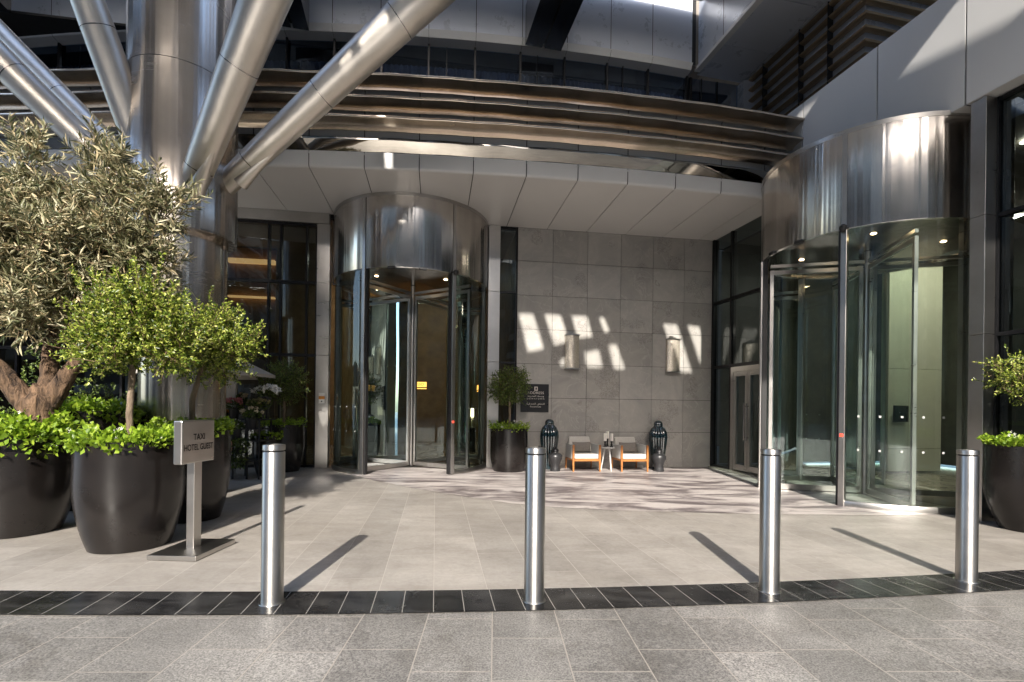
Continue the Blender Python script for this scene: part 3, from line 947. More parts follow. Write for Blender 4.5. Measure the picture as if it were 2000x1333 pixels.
# pale stone wall in the side lobby, seen through the right drum
mb = MB()
for x0, x1 in ((9.25, 10.02), (10.05, 10.75)):
    for z0, z1 in ((0.0, 0.55), (0.56, 2.52), (2.53, 5.7)):
        mb.hexa([(x0, 12.05 + (x0 - 9) * 0.15, z0), (x1, 12.05 + (x1 - 9) * 0.15, z0), (x1, 12.3 + (x1 - 9) * 0.15, z0), (x0, 12.3 + (x0 - 9) * 0.15, z0)],
                [(x0, 12.05 + (x0 - 9) * 0.15, z1), (x1, 12.05 + (x1 - 9) * 0.15, z1), (x1, 12.3 + (x1 - 9) * 0.15, z1), (x0, 12.3 + (x0 - 9) * 0.15, z1)])
pier = part(mb, 'lobby_stone_pier', 'lobby_pale')
part(MB().box((9.52, 12.03, 1.42), (0.40, 0.03, 0.40), 0.15), 'dark_plate', 'sign_black', pier)
for x, y in ((9.2, 10.6), (10.0, 10.8), (10.8, 10.9), (8.4, 10.2), (8.3, 7.6), (10.5, 8.4)):
    part(MB().box((x, y, 5.77), (0.5, 0.5, 0.02)), 'ceiling_light', 'roomlight')
for x, y in ((-7.5, 14.5), (-4.5, 15.0), (-2.5, 14.0), (-2.0, 16.5), (-5.5, 17.0)):
    part(MB().box((x, y, 5.81), (0.3, 0.3, 0.02)), 'ceiling_light', 'roomlight')
for z0, z1 in ((5.35, 5.46), (4.40, 4.44)):
    mb = MB(); slab(mb, bp, -7.6, -6.4, -2.6, -2.75, z0, z1)
    part(mb, 'cove_light', 'cove')
mb = MB()
slab(mb, bp, -7.7, -6.4, -2.76, -2.8, 0.5, 5.8)
part(mb, 'lobby_panel', 'wheelwood')
# amber backlit signs in the lobby
def lobby_sign(x0, x1, words, y=15.0):
    w = x1 - x0
    mb = MB().box(((x0 + x1) / 2, y, 2.13), (w, 0.05, 0.15))
    o = part(mb, 'backlit_sign', 'amber')
    mb = MB().box(((x0 + x1) / 2, y, 2.005), (w, 0.05, 0.025))
    part(mb, 'sign_glow', 'amber', o)
    for word, cx in words:
        v, f = text_mesh(word, 0.12)
        mb = MB().add([(cx + p[0], y - 0.03, 2.092 + p[1]) for p in v], f)
        part(mb, 'sign_letters', 'ink', o)
lobby_sign(-4.52, -3.86, [('COUR', -4.36), ('S', -4.02)])
lobby_sign(-3.50, -2.62, [('BAL', -3.33), ('RESSO', -2.86)])

# ---- table lamps inside the lobby, on a console
con = thing('console_table', (-4.2, 13.95, 0.03), 'dark console table inside the lobby under two lamps', 'table')
MB().box((0, 0, 0.74), (1.5, 0.4, 0.06)).build('tabletop', 'black', con)
for sx in (-0.68, 0.68):
    MB().box((sx, 0, 0.35), (0.06, 0.36, 0.72)).build('leg', 'black', con)
lamp0 = thing('table_lamp', (-4.42, 13.95, 0.80), 'lit cream table lamp on the lobby console, left one', 'lamp', 'lobby table lamps')
MB().lathe([(0.0, 0.0), (0.07, 0.0), (0.10, 0.22), (0.11, 0.30), (0.06, 0.33), (0.0, 0.33)], 20).build('lamp_base', 'lobby_pale', lamp0, smooth=True)
MB().lathe([(0.17, 0.34), (0.15, 0.62), (0.145, 0.62), (0.165, 0.34)], 24).build('lamp_shade', 'lamp', lamp0, smooth=True)
lamp1 = copy_tree(lamp0); lamp1.location = (-3.95, 13.95, 0.80); lamp1['label'] = 'lit cream table lamp on the lobby console, right one'

# ================================================================== REVOLVING DOORS
def revolving(name, cx, cy, rad, rim, top, ang, wing0, label, mark=0.03):
    z0 = gz(cx)
    rt = thing(name, (cx, cy, z0), label, 'revolving door', 'revolving doors', rot=ang)
    rim -= z0; top -= z0
    # brushed steel drum above the glass
    MB().lathe([(rad - 0.07, top), (rad, top), (rad, rim + 0.012), (rad - 0.004, rim), (rad - 0.066, rim), (rad - 0.07, rim + 0.012), (rad - 0.07, top)], 128).build('steel_drum', 'steel_drum', rt, smooth=True)
    mb = MB()
    for a in (-31, 31, -96, 96):
        mb.lathe([(rad + 0.002, rim), (rad + 0.012, rim), (rad + 0.012, top), (rad + 0.002, top)], 2, a0=R(a - 1.1), a1=R(a + 1.1))
    mb.lathe([(rad + 0.001, top - 0.07), (rad + 0.008, top - 0.07), (rad + 0.008, top), (rad + 0.001, top)], 128)
    mb.build('drum_trim', 'steel', rt, smooth=True)
    # ceiling inside the drum
    mb = MB(); n = 64
    mb.add([(0, 0, rim + 0.06)] + [((rad - 0.07) * math.sin(2 * math.pi * i / n), -(rad - 0.07) * math.cos(2 * math.pi * i / n), rim + 0.06) for i in range(n)], [(0, 1 + (i + 1) % n, 1 + i) for i in range(n)])
    mb.build('drum_ceiling', 'dark_steel', rt)
    for a in (45, 135, 225, 315):
        MB().lathe([(0.0, rim + 0.05), (0.03, rim + 0.05), (0.045, rim + 0.06)], 12, c=(rad * 0.6 * math.sin(R(a)), -rad * 0.6 * math.cos(R(a)))).build('downlight', 'downlight', rt)
    # curved fixed glass left and right, base ring
    for s in (-1, 1):
        a0, a1 = (R(31), R(149)) if s > 0 else (R(-149), R(-31))
        MB().lathe([(rad - 0.035, 0.10), (rad - 0.035, rim)], 48, a0=a0, a1=a1).build('curved_glass', 'glass', rt, smooth=True)
        MB().lathe([(rad - 0.075, 0.0), (rad + 0.0, 0.0), (rad + 0.0, 0.085), (rad - 0.01, 0.10), (rad - 0.06, 0.10), (rad - 0.075, 0.085), (rad - 0.075, 0.0)], 48, a0=a0, a1=a1).build('base_ring', 'steel', rt, smooth=True)
    for a in (-31, 31, -96, 96, -149, 149):
        t = R(a)
        c = ((rad - 0.04) * math.sin(t), -(rad - 0.04) * math.cos(t), rim / 2)
        w = 0.085 if abs(a) == 31 else 0.05
        MB().box(c, (w, 0.13, rim - 0.004), t).build('post', 'steel', rt, bevel=0.008)
    # inner edge bars beside the front posts (black rubber)
    for a, sg in ((-31, 1), (31, -1)):
        t = R(a + sg * 2.0)
        MB().box(((rad - 0.05) * math.sin(t), -(rad - 0.05) * math.cos(t), rim / 2), (0.035, 0.08, rim - 0.01), t).build('rubber_edge', 'black', rt)
    # four wings on a centre shaft
    MB().lathe([(0.0, 0.0), (0.055, 0.0), (0.055, rim + 0.05), (0.0, rim + 0.05)], 16).build('centre_shaft', 'steel', rt, smooth=True)
    wr = rad - 0.12
    for k in range(4):
        t = R(wing0 + 90 * k)
        dx, dy = math.sin(t), -math.cos(t)
        rot = math.atan2(dy, dx)
        mb = MB()
        zt = rim - 0.22
        for r_, w in ((0.11, 0.06), (wr - 0.03, 0.06)):
            mb.box((dx * r_, dy * r_, zt / 2 + 0.02), (w, 0.05, zt - 0.02), rot)
        for z, h in ((0.07, 0.10), (zt - 0.03, 0.07)):
            mb.box((dx * (wr + 0.08) / 2, dy * (wr + 0.08) / 2, z), (wr - 0.14 - 0.06, 0.046, h), rot)
        mb.box((dx * (wr + 0.05) / 2, dy * (wr + 0.05) / 2, zt + 0.09), (wr - 0.06, 0.05, 0.055), rot)
        wf = mb.build('door_wing', 'steel', rt)
        mb = MB()
        a_, b_ = 0.14, wr - 0.06
        mb.quad((dx * a_, dy * a_, 0.12), (dx * b_, dy * b_, 0.12), (dx * b_, dy * b_, zt - 0.065), (dx * a_, dy * a_, zt - 0.065))
        mb.build('wing_glass', 'glass', wf)
    # sensors under the drum rim
    for a in (-11, 9):
        t = R(a)
        MB().box(((rad + 0.03) * math.sin(t), -(rad + 0.03) * math.cos(t), rim - 0.015), (0.15, 0.07, 0.05), t).build('motion_sensor', 'black', rt, bevel=0.01)
    t = R(31)
    mb = MB(); c = ((rad + 0.07) * math.sin(t), -(rad + 0.07) * math.cos(t))
    mb.lathe([(0.0, rim - 0.05), (0.035, rim - 0.045), (0.055, rim - 0.01), (0.055, rim + 0.03), (0.03, rim + 0.06), (0.0, rim + 0.065)], 14, c=c)
    mb.build('camera_dome', 'black', rt, smooth=True)
    mb = MB().box(((rad + 0.028) * math.sin(t), -(rad + 0.028) * math.cos(t), 1.12), (0.05, 0.02, 0.05), t)
    mb.build('emergency_button', 'red', rt, bevel=0.006)
    # little square frosted safety marks on the glass
    mb = MB()
    for z in (0.90, 1.42):
        for a in list(range(38, 148, 9)) + list(range(-146, -32, 9)):
            t = R(a); rr = rad - 0.028
            c = (rr * math.sin(t), -rr * math.cos(t), z)
            mb.box(c, (mark, 0.003, mark), t)
    mb.build('safety_mark', 'sticker_white', rt)
    return rt
D1 = (-2.43, 11.90); D2 = (6.45, 8.95)
revolving('revolving_door', D1[0], D1[1], 1.81, 4.31, ZS - 0.003, R(8.8), -38.8, 'steel and glass revolving door between the dark left windows and the stone wall', 0.022)
revolving('revolving_door', D2[0], D2[1], 1.74, 4.32, 5.89, R(-77), -27.4, 'nearer steel and glass revolving door at right, larger in view')

# yellow notice on the pilaster
nt_ = thing('door_notice', bp(-4.52, 0.062, 1.62), 'small white and orange notice stuck on the steel pilaster', 'notice', rot=BANG)
MB().box((0, -0.002, 0.0), (0.13, 0.004, 0.24)).build('notice_sheet', 'petal_white', nt_)
MB().box((0, -0.0055, 0.01), (0.13, 0.003, 0.07)).build('orange_stripe', 'sticker_orange', nt_)
MB().box((0, -0.0055, -0.075), (0.03, 0.003, 0.03)).build('dark_mark', 'ink', nt_)

# ================================================================== STEEL COLUMN WITH ARMS
CX, CY = -5.12, 7.6
colm = thing('steel_column', (CX, CY, gz(CX)), 'huge brushed steel column branching into slanted tubular arms', 'column')
def w2(mb, name, mat, par=colm, **k):
    return mb.build(name, mat, par, world=True, **k)
mb = MB().lathe([(0.54, 0.0), (0.54, 4.3)], 64, c=(CX, CY)); w2(mb, 'shaft', 'steel_column', smooth=True)
mb = MB().lathe([(0.70, 3.98), (0.73, 3.98), (0.735, 4.02), (0.735, 5.25), (0.73, 5.26), (0.73, 6.33)], 64, c=(CX, CY))
mb.lathe([(0.54, 4.0), (0.70, 3.98)], 64, c=(CX, CY))
w2(mb, 'sleeve', 'steel_column', smooth=True)
mb = MB().lathe([(0.72, 6.34), (0.72, 8.4)], 64, c=(CX, CY)).lathe([(0.71, 8.41), (0.71, 11.2)], 64, c=(CX, CY)); w2(mb, 'upper_shaft', 'steel_column', smooth=True)
mb = MB()
for zc in (5.26, 6.335, 8.405):
    mb.lathe([(0.728, zc - 0.006), (0.728, zc + 0.006)], 64, c=(CX, CY))
w2(mb, 'joint_line', 'gap')
# slimmer riser pipe at the back right
mb = MB().tube([(CX + 0.34, CY + 0.34, 0), (CX + 0.34, CY + 0.34, 4.6)], 0.14, 20); w2(mb, 'riser_pipe', 'steel_column', smooth=True)
def arm(p1, p2, r1, r2, zend=10.9, back=0.9):
    p1, p2 = Vector(p1), Vector(p2)
    d = (p2 - p1)
    s_end = (zend - p1.z) / d.z
    L = d.length
    dr = (r2 - r1)
    pts, rad = [], []
    start = -back / L
    for s in np.linspace(start, s_end, 14):
        pts.append(p1 + d * s); rad.append(max(0.12, min(0.36, r1 + dr * s)))
    mb = MB().tube(pts, rad, 40)
    a = w2(mb, 'arm', 'steel_satin', smooth=True)
    # weld seams
    mb = MB()
    for s in np.arange(start + 0.55 / L * 1.2, s_end, 1.5 / L):
        c = p1 + d * s; rr = max(0.12, min(0.36, r1 + dr * s)) + 0.002
        mb.tube([c, c + d.normalized() * 0.012], rr, 40, cap=False)
    w2(mb, 'weld_seam', 'dark_steel', a)
    # stiffening cuff at the root, below the arm
    u = d.normalized()
    c0 = p1 - u * (back * 0.62); c1 = p1 + u * 0.15
    low = Vector((0, 0, -1)); low = (low - u * low.dot(u)).normalized()
    mb = MB().tube([c0 + low * 0.16, c0 + low * 0.14 + u * 0.3, c1 + low * (r1 * 0.86)], [r1 * 0.62, r1 * 0.5, 0.03], 20)
    w2(mb, 'arm_cuff', 'steel_satin', a, smooth=True)
arm((-3.85, 7.45, 5.29), (-1.55, 6.9, 6.95), 0.182, 0.25)
arm((-4.41, 7.0, 5.03), (-3.16, 6.2, 6.60), 0.20, 0.265)
arm((-5.55, 7.2, 5.41), (-5.78, 6.6, 6.90), 0.215, 0.20)
arm((-6.05, 7.45, 5.26), (-7.95, 7.6, 7.10), 0.155, 0.165)
arm((-5.95, 7.0, 4.97), (-6.90, 6.6, 6.0), 0.175, 0.20)

# ================================================================== BOLLARDS
def make_bollard():
    t = thing('bollard', (0, 0, 0), 'x', 'bollard', 'steel bollards along the black band')
    MB().lathe([(0.076, 0.0), (0.0765, 1.095), (0.073, 1.10)], 48).build('body', 'bollard', t, smooth=True)
    MB().lathe([(0.066, 1.095), (0.066, 1.112)], 32).build('groove', 'black', t)
    MB().lathe([(0.07, 1.110), (0.0765, 1.112), (0.0775, 1.145), (0.074, 1.150), (0.0, 1.152)], 48).build('cap', 'bollard', t, smooth=True)
    MB().lathe([(0.0765, 0.005), (0.089, 0.004), (0.091, 0.0)], 48).build('floor_collar', 'bollard', t, smooth=True)
    return t
b0 = make_bollard()
spots = [(-1.735, 3.59, 'steel bollard nearest the taxi sign, leftmost of the four'), (0.183, 3.72, 'steel bollard standing in front of the black planter by the stone wall'),
         (2.115, 4.01, 'steel bollard in front of the left edge of the right revolving door'), (4.03, 4.34, 'rightmost steel bollard, in front of the right planter')]
for i, (x, y, lab) in enumerate(spots):
    o = b0 if i == 0 else copy_tree(b0)
    o.location = (x, y, gz(x)); o['label'] = lab

# ================================================================== TAXI SIGN
ts = thing('taxi_sign', (-3.08, 4.78, gz(-3.08)), 'brushed steel stand sign reading TAXI HOTEL GUEST on a flat base', 'sign', rot=R(-2))
MB().box((0, 0, 0.022), (0.46, 0.60, 0.044)).build('base', 'steel', ts, bevel=0.003)
MB().box((0.0, 0.0, 0.47), (0.075, 0.11, 0.86)).build('post', 'steel', ts, bevel=0.004)
MB().box((0.0, 0.0, 1.07), (0.085, 0.47, 0.41)).build('sign_box', 'steel', ts, bevel=0.012)
for word, zc, sz, wd in (('TAXI', 1.088, 0.084, 0.165), ('HOTEL GUEST', 0.990, 0.082, 0.415)):
    v, f = text_mesh(word, sz, 0.001, bold=0.0012)
    kx = wd / (max(p[0] for p in v) - min(p[0] for p in v)); mx = (max(p[0] for p in v) + min(p[0] for p in v)) / 2
    MB().add([(0.0445, (p[0] - mx) * kx, zc + p[1]) for p in v], f).build('lettering', 'ink', ts)

# ================================================================== PLANTERS
def planter(loc, rad, h, label, rb=None, name='planter', straight=False):
    x, y = loc
    t = thing(name, (x, y, gz(x)), label, 'planter', 'black planters')
    rb = rb or rad * 0.74
    prof = [(0.0, 0.0), (rb, 0.0)]
    if straight:
        for s in np.linspace(0.05, 1, 14):
            prof.append((rad - (rad - rb) * max(0, (0.42 - s) / 0.42) ** 1.8, h * s))
    else:
        for s in np.linspace(0.04, 1, 18):
            prof.append((rad - (rad - rb) * max(0, (0.62 - s) / 0.62) ** 1.9 - max(0, s - 0.6) * rad * 0.05, h * s))
    rt = prof[-1][0]
    prof += [(rt - 0.008, h + 0.006), (rt - 0.035, h + 0.006), (rt - 0.04, h - 0.1)]
    MB().lathe(prof, 64).build('pot', 'planter', t, smooth=True)
    MB().lathe([(0, h - 0.07), (rt - 0.038, h - 0.07)], 32).build('soil', 'soil', t)
    return t, rt

# ------------------------------------------------------------------ leaves
def leaves_mesh(name, pos, dirs, length, width, mat, parent, origin, fold=0.25, lenvar=0.3):
    """pos, dirs: arrays (n,3). Every leaf is its own folded four-sided blade."""
    n = len(pos)
    d = dirs / (np.linalg.norm(dirs, axis=1, keepdims=True) + 1e-9)
    r = rng.normal(size=(n, 3))
    side = np.cross(d, r); side /= (np.linalg.norm(side, axis=1, keepdims=True) + 1e-9)
    nor = np.cross(side, d)
    L = length * (1 + lenvar * rng.uniform(-1, 1, (n, 1)))
    Wd = width * (1 + 0.3 * rng.uniform(-1, 1, (n, 1)))
    base = pos; tip = pos + d * L - nor * L * 0.08
    mid = pos + d * L * 0.5
    a = mid + side * Wd * 0.5 + nor * Wd * fold; b = mid - side * Wd * 0.5 + nor * Wd * fold
    vs = np.stack([base, a, tip, b], axis=1).reshape(-1, 3) - np.array(origin)
    me = bpy.data.meshes.new(name)
    me.vertices.add(4 * n); me.vertices.foreach_set('co', vs.ravel())
    idx = np.arange(n) * 4
    tri = np.stack([idx, idx + 1, idx + 2, idx, idx + 2, idx + 3], axis=1).reshape(-1)
    me.loops.add(6 * n); me.loops.foreach_set('vertex_index', tri)
    me.polygons.add(2 * n); me.polygons.foreach_set('loop_start', np.arange(2 * n) * 3); me.polygons.foreach_set('loop_total', np.full(2 * n, 3))
    me.update(calc_edges=True)
    me.materials.append(M[mat])
    o = bpy.data.objects.new(name, me)
    if parent: o.parent = parent
    COL.objects.link(o)
    return o

def crown(lobes, ntwig, tlen, leafs, spread=0.5, up=0.5, shell=0.55):
    """twigs scattered through ellipsoid lobes; returns leaf positions, directions and twig segments"""
    P, Dr, seg = [], [], []
    vol = np.array([l[3] * l[4] * l[5] for l in lobes]) ** 0.8; vol = vol / vol.sum()
    for k in range(ntwig):
        l = lobes[rng.choice(len(lobes), p=vol)]
        v = rng.normal(size=3); v /= np.linalg.norm(v)
        rr = shell + (1 - shell) * rng.random() if rng.random() < 0.75 else rng.random() * shell
        c = np.array(l[:3])
        p = c + v * rr * np.array(l[3:6])
        dd = v * 0.8 + np.array([0, 0, up]) + rng.normal(size=3) * spread
        dd /= np.linalg.norm(dd)
        L = tlen * rng.uniform(0.6, 1.3)
        bend = rng.normal(size=3) * 0.15
        seg.append((p - dd * L * 0.3, p + dd * L * 0.5, p + (dd + bend) * L))
        for j in range(leafs):
            s = (j + rng.random()) / leafs
            q = p + (dd + bend * s) * L * s
            ld = dd * 0.75 + rng.normal(size=3) * 0.75
            P.append(q); Dr.append(ld)
    return np.array(P), np.array(Dr), seg

def shoots(lobes, n, L, per, upz=1.0):
    P, Dr, seg = [], [], []
    for k in range(n):
        l = lobes[rng.integers(len(lobes))]
        v = rng.normal(size=3); v[2] = abs(v[2]) * 0.9 - 0.15; v /= np.linalg.norm(v)
        p = np.array(l[:3]) + v * 0.85 * np.array(l[3:6])
        d = v * 0.75 + np.array([0, 0, 0.75 * upz]) + rng.normal(size=3) * 0.22; d /= np.linalg.norm(d)
        LL = L * rng.uniform(0.55, 1.25)
        seg.append((p, p + d * LL * 0.5, p + d * LL))
        for j in range(per):
            s_ = j / per
            w = rng.normal(size=3); w -= d * w.dot(d); w /= np.linalg.norm(w)
            P.append(p + d * LL * s_); Dr.append(d * 0.7 + w * 0.9)
    return np.array(P), np.array(Dr), seg

def tree(name, loc, z0, trunk_paths, lobes, ntwig, tlen, leafs, lsize, mat, label, cat='tree', group=None, bark='bark_thin', twigr=0.004, spread=0.5, up=0.5, shell=0.55, sh=None):
    t = thing(name, (loc[0], loc[1], z0), label, cat, group)
    mb = MB()
    for pts, rads in trunk_paths:
        # resample for a knobbly surface
        P, Rr = [], []
        for i in range(len(pts) - 1):
            for s in np.linspace(0, 1, 9, endpoint=False):
                P.append(Vector(pts[i]).lerp(Vector(pts[i + 1]), s) + Vector(rng.normal(size=3)) * rads[i] * 0.05)
                Rr.append((rads[i] * (1 - s) + rads[i + 1] * s) * (1 + 0.07 * math.sin(7 * (i + s)) * rng.random()))
        P.append(Vector(pts[-1])); Rr.append(rads[-1])
        mb.tube(P, Rr, 22, wob=0.07 if rads[0] > 0.1 else 0.03)
    mb.build('trunk', bark, t, smooth=True, world=True)
    P, Dr, seg = crown(lobes, ntwig, tlen, leafs, spread, up, shell)
    if sh:
        P2, D2_, s2 = shoots(lobes, *sh)
        P = np.concatenate([P, P2]); Dr = np.concatenate([Dr, D2_]); seg = seg + s2
    cr = leaves_mesh('crown', P, Dr, lsize[0], lsize[1], mat, t, (loc[0], loc[1], z0))
    mb = MB()
    for s in seg[::2]:
        mb.tube(s, [twigr, twigr * 0.8, twigr * 0.4], 4, cap=False)
    tag(mb.build('twigs', 'twig', cr, world=False, origin=(loc[0], loc[1], z0)), kind='stuff')
    return t

def bedding(loc, z, rad, n, label, lsize=(0.055, 0.04), height=0.14, flowers=0, mat='leaf_ground', hang=0.0):
    x, y = loc
    o_ = (x, y, z)
    a = rng.uniform(0, 2 * math.pi, n); r = rad * np.sqrt(rng.random(n)) * 1.06
    clump = 0.5 + 0.5 * np.sin(a * 5 + r * 11) * np.cos(a * 3 - r * 7)
    zz = z - 0.06 + height * (0.35 + 0.75 * clump) * rng.random(n) ** 0.6
    over = r > rad * 0.93
    zz[over] -= hang * rng.random(over.sum())
    r[over] += 0.05 * hang / 0.12 if hang else 0
    P = np.stack([x + r * np.cos(a), y + r * np.sin(a), zz], axis=1)
    Dr = np.stack([np.cos(a) * 0.5, np.sin(a) * 0.5, np.full(n, 0.6)], axis=1) + rng.normal(size=(n, 3)) * 0.7
    t = thing('bedding_plants', o_, label, 'plants')
    leaves_mesh('foliage', P, Dr, lsize[0], lsize[1], mat, t, o_, fold=0.1)
    if flowers:
        k = rng.choice(n, flowers, replace=False)
        for i in k:
            mb = MB()
            c = P[i] + np.array([0, 0, 0.05])
            for j in range(5):
                th = j * 2 * math.pi / 5
                e = np.array([math.cos(th), -0.5, math.sin(th)]) * 0.016
                f2 = np.array([math.cos(th + 0.6), -0.5, math.sin(th + 0.6)]) * 0.013
                mb.add([c, c + e, c + (e + f2) * 0.9, c + f2], [(0, 1, 2, 3)])
            mb.build('flower', 'petal_white', t, world=True)
    return t

# left group
pa, ra = planter((-5.42, 5.40), 0.50, 1.06, 'large glossy black planter holding the olive tree at the left edge')
bedding((-5.42, 5.40), 1.06, ra, 5200, 'bright green leafy bedding plants under the olive tree', height=0.30, hang=0.16, flowers=10, lsize=(0.065, 0.048))
pb, rb_ = planter((-3.84, 4.97), 0.46, 1.055, 'glossy black planter just left of the taxi sign')
bedding((-3.84, 4.97), 1.055, rb_, 3200, 'green bedding plants with small white flowers in the planter beside the taxi sign', height=0.20, flowers=22, hang=0.03)
pc, rc_ = planter((-4.0, 6.15), 0.43, 1.10, 'black planter standing behind the taxi sign')
bedding((-4.0, 6.15), 1.10, rc_, 1500, 'green bedding plants in the planter behind the taxi sign', height=0.22, flowers=6)
pg, rg_ = planter((-5.92, 6.80), 0.60, 1.30, 'tall black planter behind the olive tree planter')
bedding((-5.92, 6.80), 1.30, rg_, 2600, 'green bedding plants in the tall planter behind the olive tree', height=0.26, hang=0.1, lsize=(0.065, 0.048))
pd, rd_ = planter((-4.93, 10.62), 0.43, 1.00, 'tall dark planter in shade before the left windows')
bedding((-4.93, 10.62), 1.00, rd_, 800, 'shaded bedding plants in the planter before the left windows', height=0.22)
pd2, rd2_ = planter((-4.95, 9.95), 0.27, 0.80, 'small dark planter beside the flower stall', rb=0.17)
bedding((-4.95, 9.95), 0.80, rd2_, 500, 'small clumps of green plants in the small dark planter', height=0.16)
pe, re_ = planter((-0.06, 11.33), 0.43, 0.97, 'dark grey planter left of the lounge chairs', rb=0.35, straight=True)
bedding((-0.06, 11.33), 0.97, re_, 1300, 'white flowered bedding plants in the planter left of the chairs', height=0.20, flowers=14, lsize=(0.05, 0.035))
pf, rf_ = planter((6.70, 6.32), 0.47, 1.08, 'black planter at the right edge before the right window', rb=0.31)
bedding((6.70, 6.32), 1.08, rf_, 1800, 'white flowered bedding plants in the planter at the right edge', height=0.16, flowers=14, lsize=(0.05, 0.035))

# olive tree
tree('olive_tree', (-5.30, 5.55), 1.0,
     [([(-5.28, 5.55, 0.95), (-5.30, 5.53, 1.15), (-5.34, 5.55, 1.42), (-5.30, 5.6, 1.6)], [0.165, 0.15, 0.155, 0.13]),
      ([(-5.38, 5.53, 1.35), (-5.62, 5.45, 1.72), (-5.95, 5.40, 2.08), (-6.35, 5.4, 2.5), (-6.6, 5.5, 3.2)], [0.12, 0.10, 0.09, 0.07, 0.04]),
      ([(-5.26, 5.58, 1.45), (-5.02, 5.62, 1.85), (-4.86, 5.65, 2.35), (-4.75, 5.7, 3.0), (-4.6, 5.7, 3.7)], [0.11, 0.075, 0.07, 0.05, 0.03]),
      ([(-5.32, 5.62, 1.45), (-5.40, 5.75, 2.0), (-5.45, 5.9, 2.7), (-5.5, 5.9, 3.6)], [0.10, 0.08, 0.06, 0.04])],
     [(-5.15, 5.7, 2.95, 0.80, 0.6, 0.60), (-4.75, 5.7, 3.25, 0.55, 0.5, 0.50), (-5.9, 5.6, 3.2, 0.80, 0.6, 0.65), (-6.6, 5.6, 2.95, 0.7, 0.6, 0.65), (-4.15, 5.75, 3.72, 0.26, 0.26, 0.20), (-4.55, 5.7, 3.85, 0.24, 0.25, 0.26),
      (-4.68, 5.7, 4.08, 0.13, 0.15, 0.26), (-5.25, 5.6, 3.65, 0.30, 0.3, 0.24), (-5.75, 5.6, 3.72, 0.32, 0.3, 0.30), (-5.45, 5.5, 4.12, 0.13, 0.13, 0.22), (-6.2, 5.6, 3.6, 0.3, 0.3, 0.3), (-5.3, 5.5, 2.45, 0.60, 0.5, 0.30),
      (-4.30, 5.8, 3.15, 0.30, 0.3, 0.28), (-4.45, 5.8, 2.65, 0.22, 0.25, 0.14), (-5.6, 5.1, 3.3, 0.45, 0.25, 0.40), (-5.0, 5.15, 3.1, 0.40, 0.22, 0.35)],
     2400, 0.24, 16, (0.115, 0.020), 'leaf_olive', 'large grey-green olive tree with a thick twisted trunk in a black planter', bark='bark', spread=0.7, up=0.7, shell=0.4, sh=(240, 0.34, 26, 0.6))
# bright box trees
tree('box_tree', (-3.86, 4.98), 1.0, [([(-3.86, 4.98, 0.98), (-3.875, 4.98, 1.35), (-3.85, 4.98, 1.75), (-3.82, 4.98, 2.2)], [0.033, 0.03, 0.028, 0.02])],
     [(-3.78, 5.0, 2.12, 0.42, 0.40, 0.30), (-3.42, 4.95, 2.02, 0.24, 0.30, 0.22), (-4.08, 4.92, 2.04, 0.26, 0.30, 0.24), (-3.66, 4.9, 2.42, 0.24, 0.26, 0.20), (-4.0, 4.95, 2.36, 0.20, 0.24, 0.22), (-3.88, 4.7, 1.95, 0.24, 0.2, 0.16)],
     1250, 0.18, 18, (0.038, 0.020), 'leaf_box', 'bright yellow-green box tree left of the taxi sign, nearest of its kind', 'tree', 'clipped box trees', up=0.5, shell=0.5, spread=0.7, sh=(85, 0.34, 36, 1.5))
tree('box_tree', (-4.0, 6.15), 1.0, [([(-4.0, 6.15, 1.02), (-4.01, 6.16, 1.5), (-3.86, 6.15, 2.0)], [0.038, 0.034, 0.025])],
     [(-3.82, 6.15, 2.08, 0.42, 0.45, 0.30), (-3.46, 6.05, 2.14, 0.22, 0.3, 0.22), (-4.1, 6.1, 2.25, 0.34, 0.34, 0.30), (-3.7, 6.0, 2.36, 0.18, 0.2, 0.18)],
     850, 0.20, 18, (0.040, 0.021), 'leaf_box', 'yellow-green box tree with loose shoots behind the taxi sign', 'tree', 'clipped box trees', up=0.4, shell=0.5, spread=0.7, sh=(60, 0.34, 34, 1.3))
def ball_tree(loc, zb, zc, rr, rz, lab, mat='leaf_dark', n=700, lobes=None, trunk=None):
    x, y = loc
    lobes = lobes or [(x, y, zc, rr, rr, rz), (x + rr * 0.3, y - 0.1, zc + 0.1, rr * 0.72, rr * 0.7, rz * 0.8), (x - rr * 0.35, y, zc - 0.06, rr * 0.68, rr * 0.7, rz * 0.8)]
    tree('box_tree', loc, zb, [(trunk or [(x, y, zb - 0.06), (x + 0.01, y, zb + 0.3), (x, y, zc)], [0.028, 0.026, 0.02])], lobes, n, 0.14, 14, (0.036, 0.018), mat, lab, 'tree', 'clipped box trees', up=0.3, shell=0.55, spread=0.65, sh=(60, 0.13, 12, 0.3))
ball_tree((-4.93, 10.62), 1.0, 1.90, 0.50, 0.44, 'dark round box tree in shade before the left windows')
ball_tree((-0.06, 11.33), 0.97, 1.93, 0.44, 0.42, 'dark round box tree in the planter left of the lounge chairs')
ball_tree((6.70, 6.32), 1.08, 1.95, 0.5, 0.3, 'loose green box tree with leaning trunk at the right edge', mat='leaf_box', n=620,
          lobes=[(6.75, 6.3, 1.98, 0.58, 0.5, 0.26), (6.45, 6.1, 1.85, 0.36, 0.3, 0.16), (7.1, 6.3, 2.0, 0.5, 0.4, 0.3), (6.6, 6.2, 1.68, 0.22, 0.2, 0.12)],
          trunk=[(6.82, 6.36, 1.0), (6.80, 6.34, 1.35), (6.74, 6.3, 1.95)])
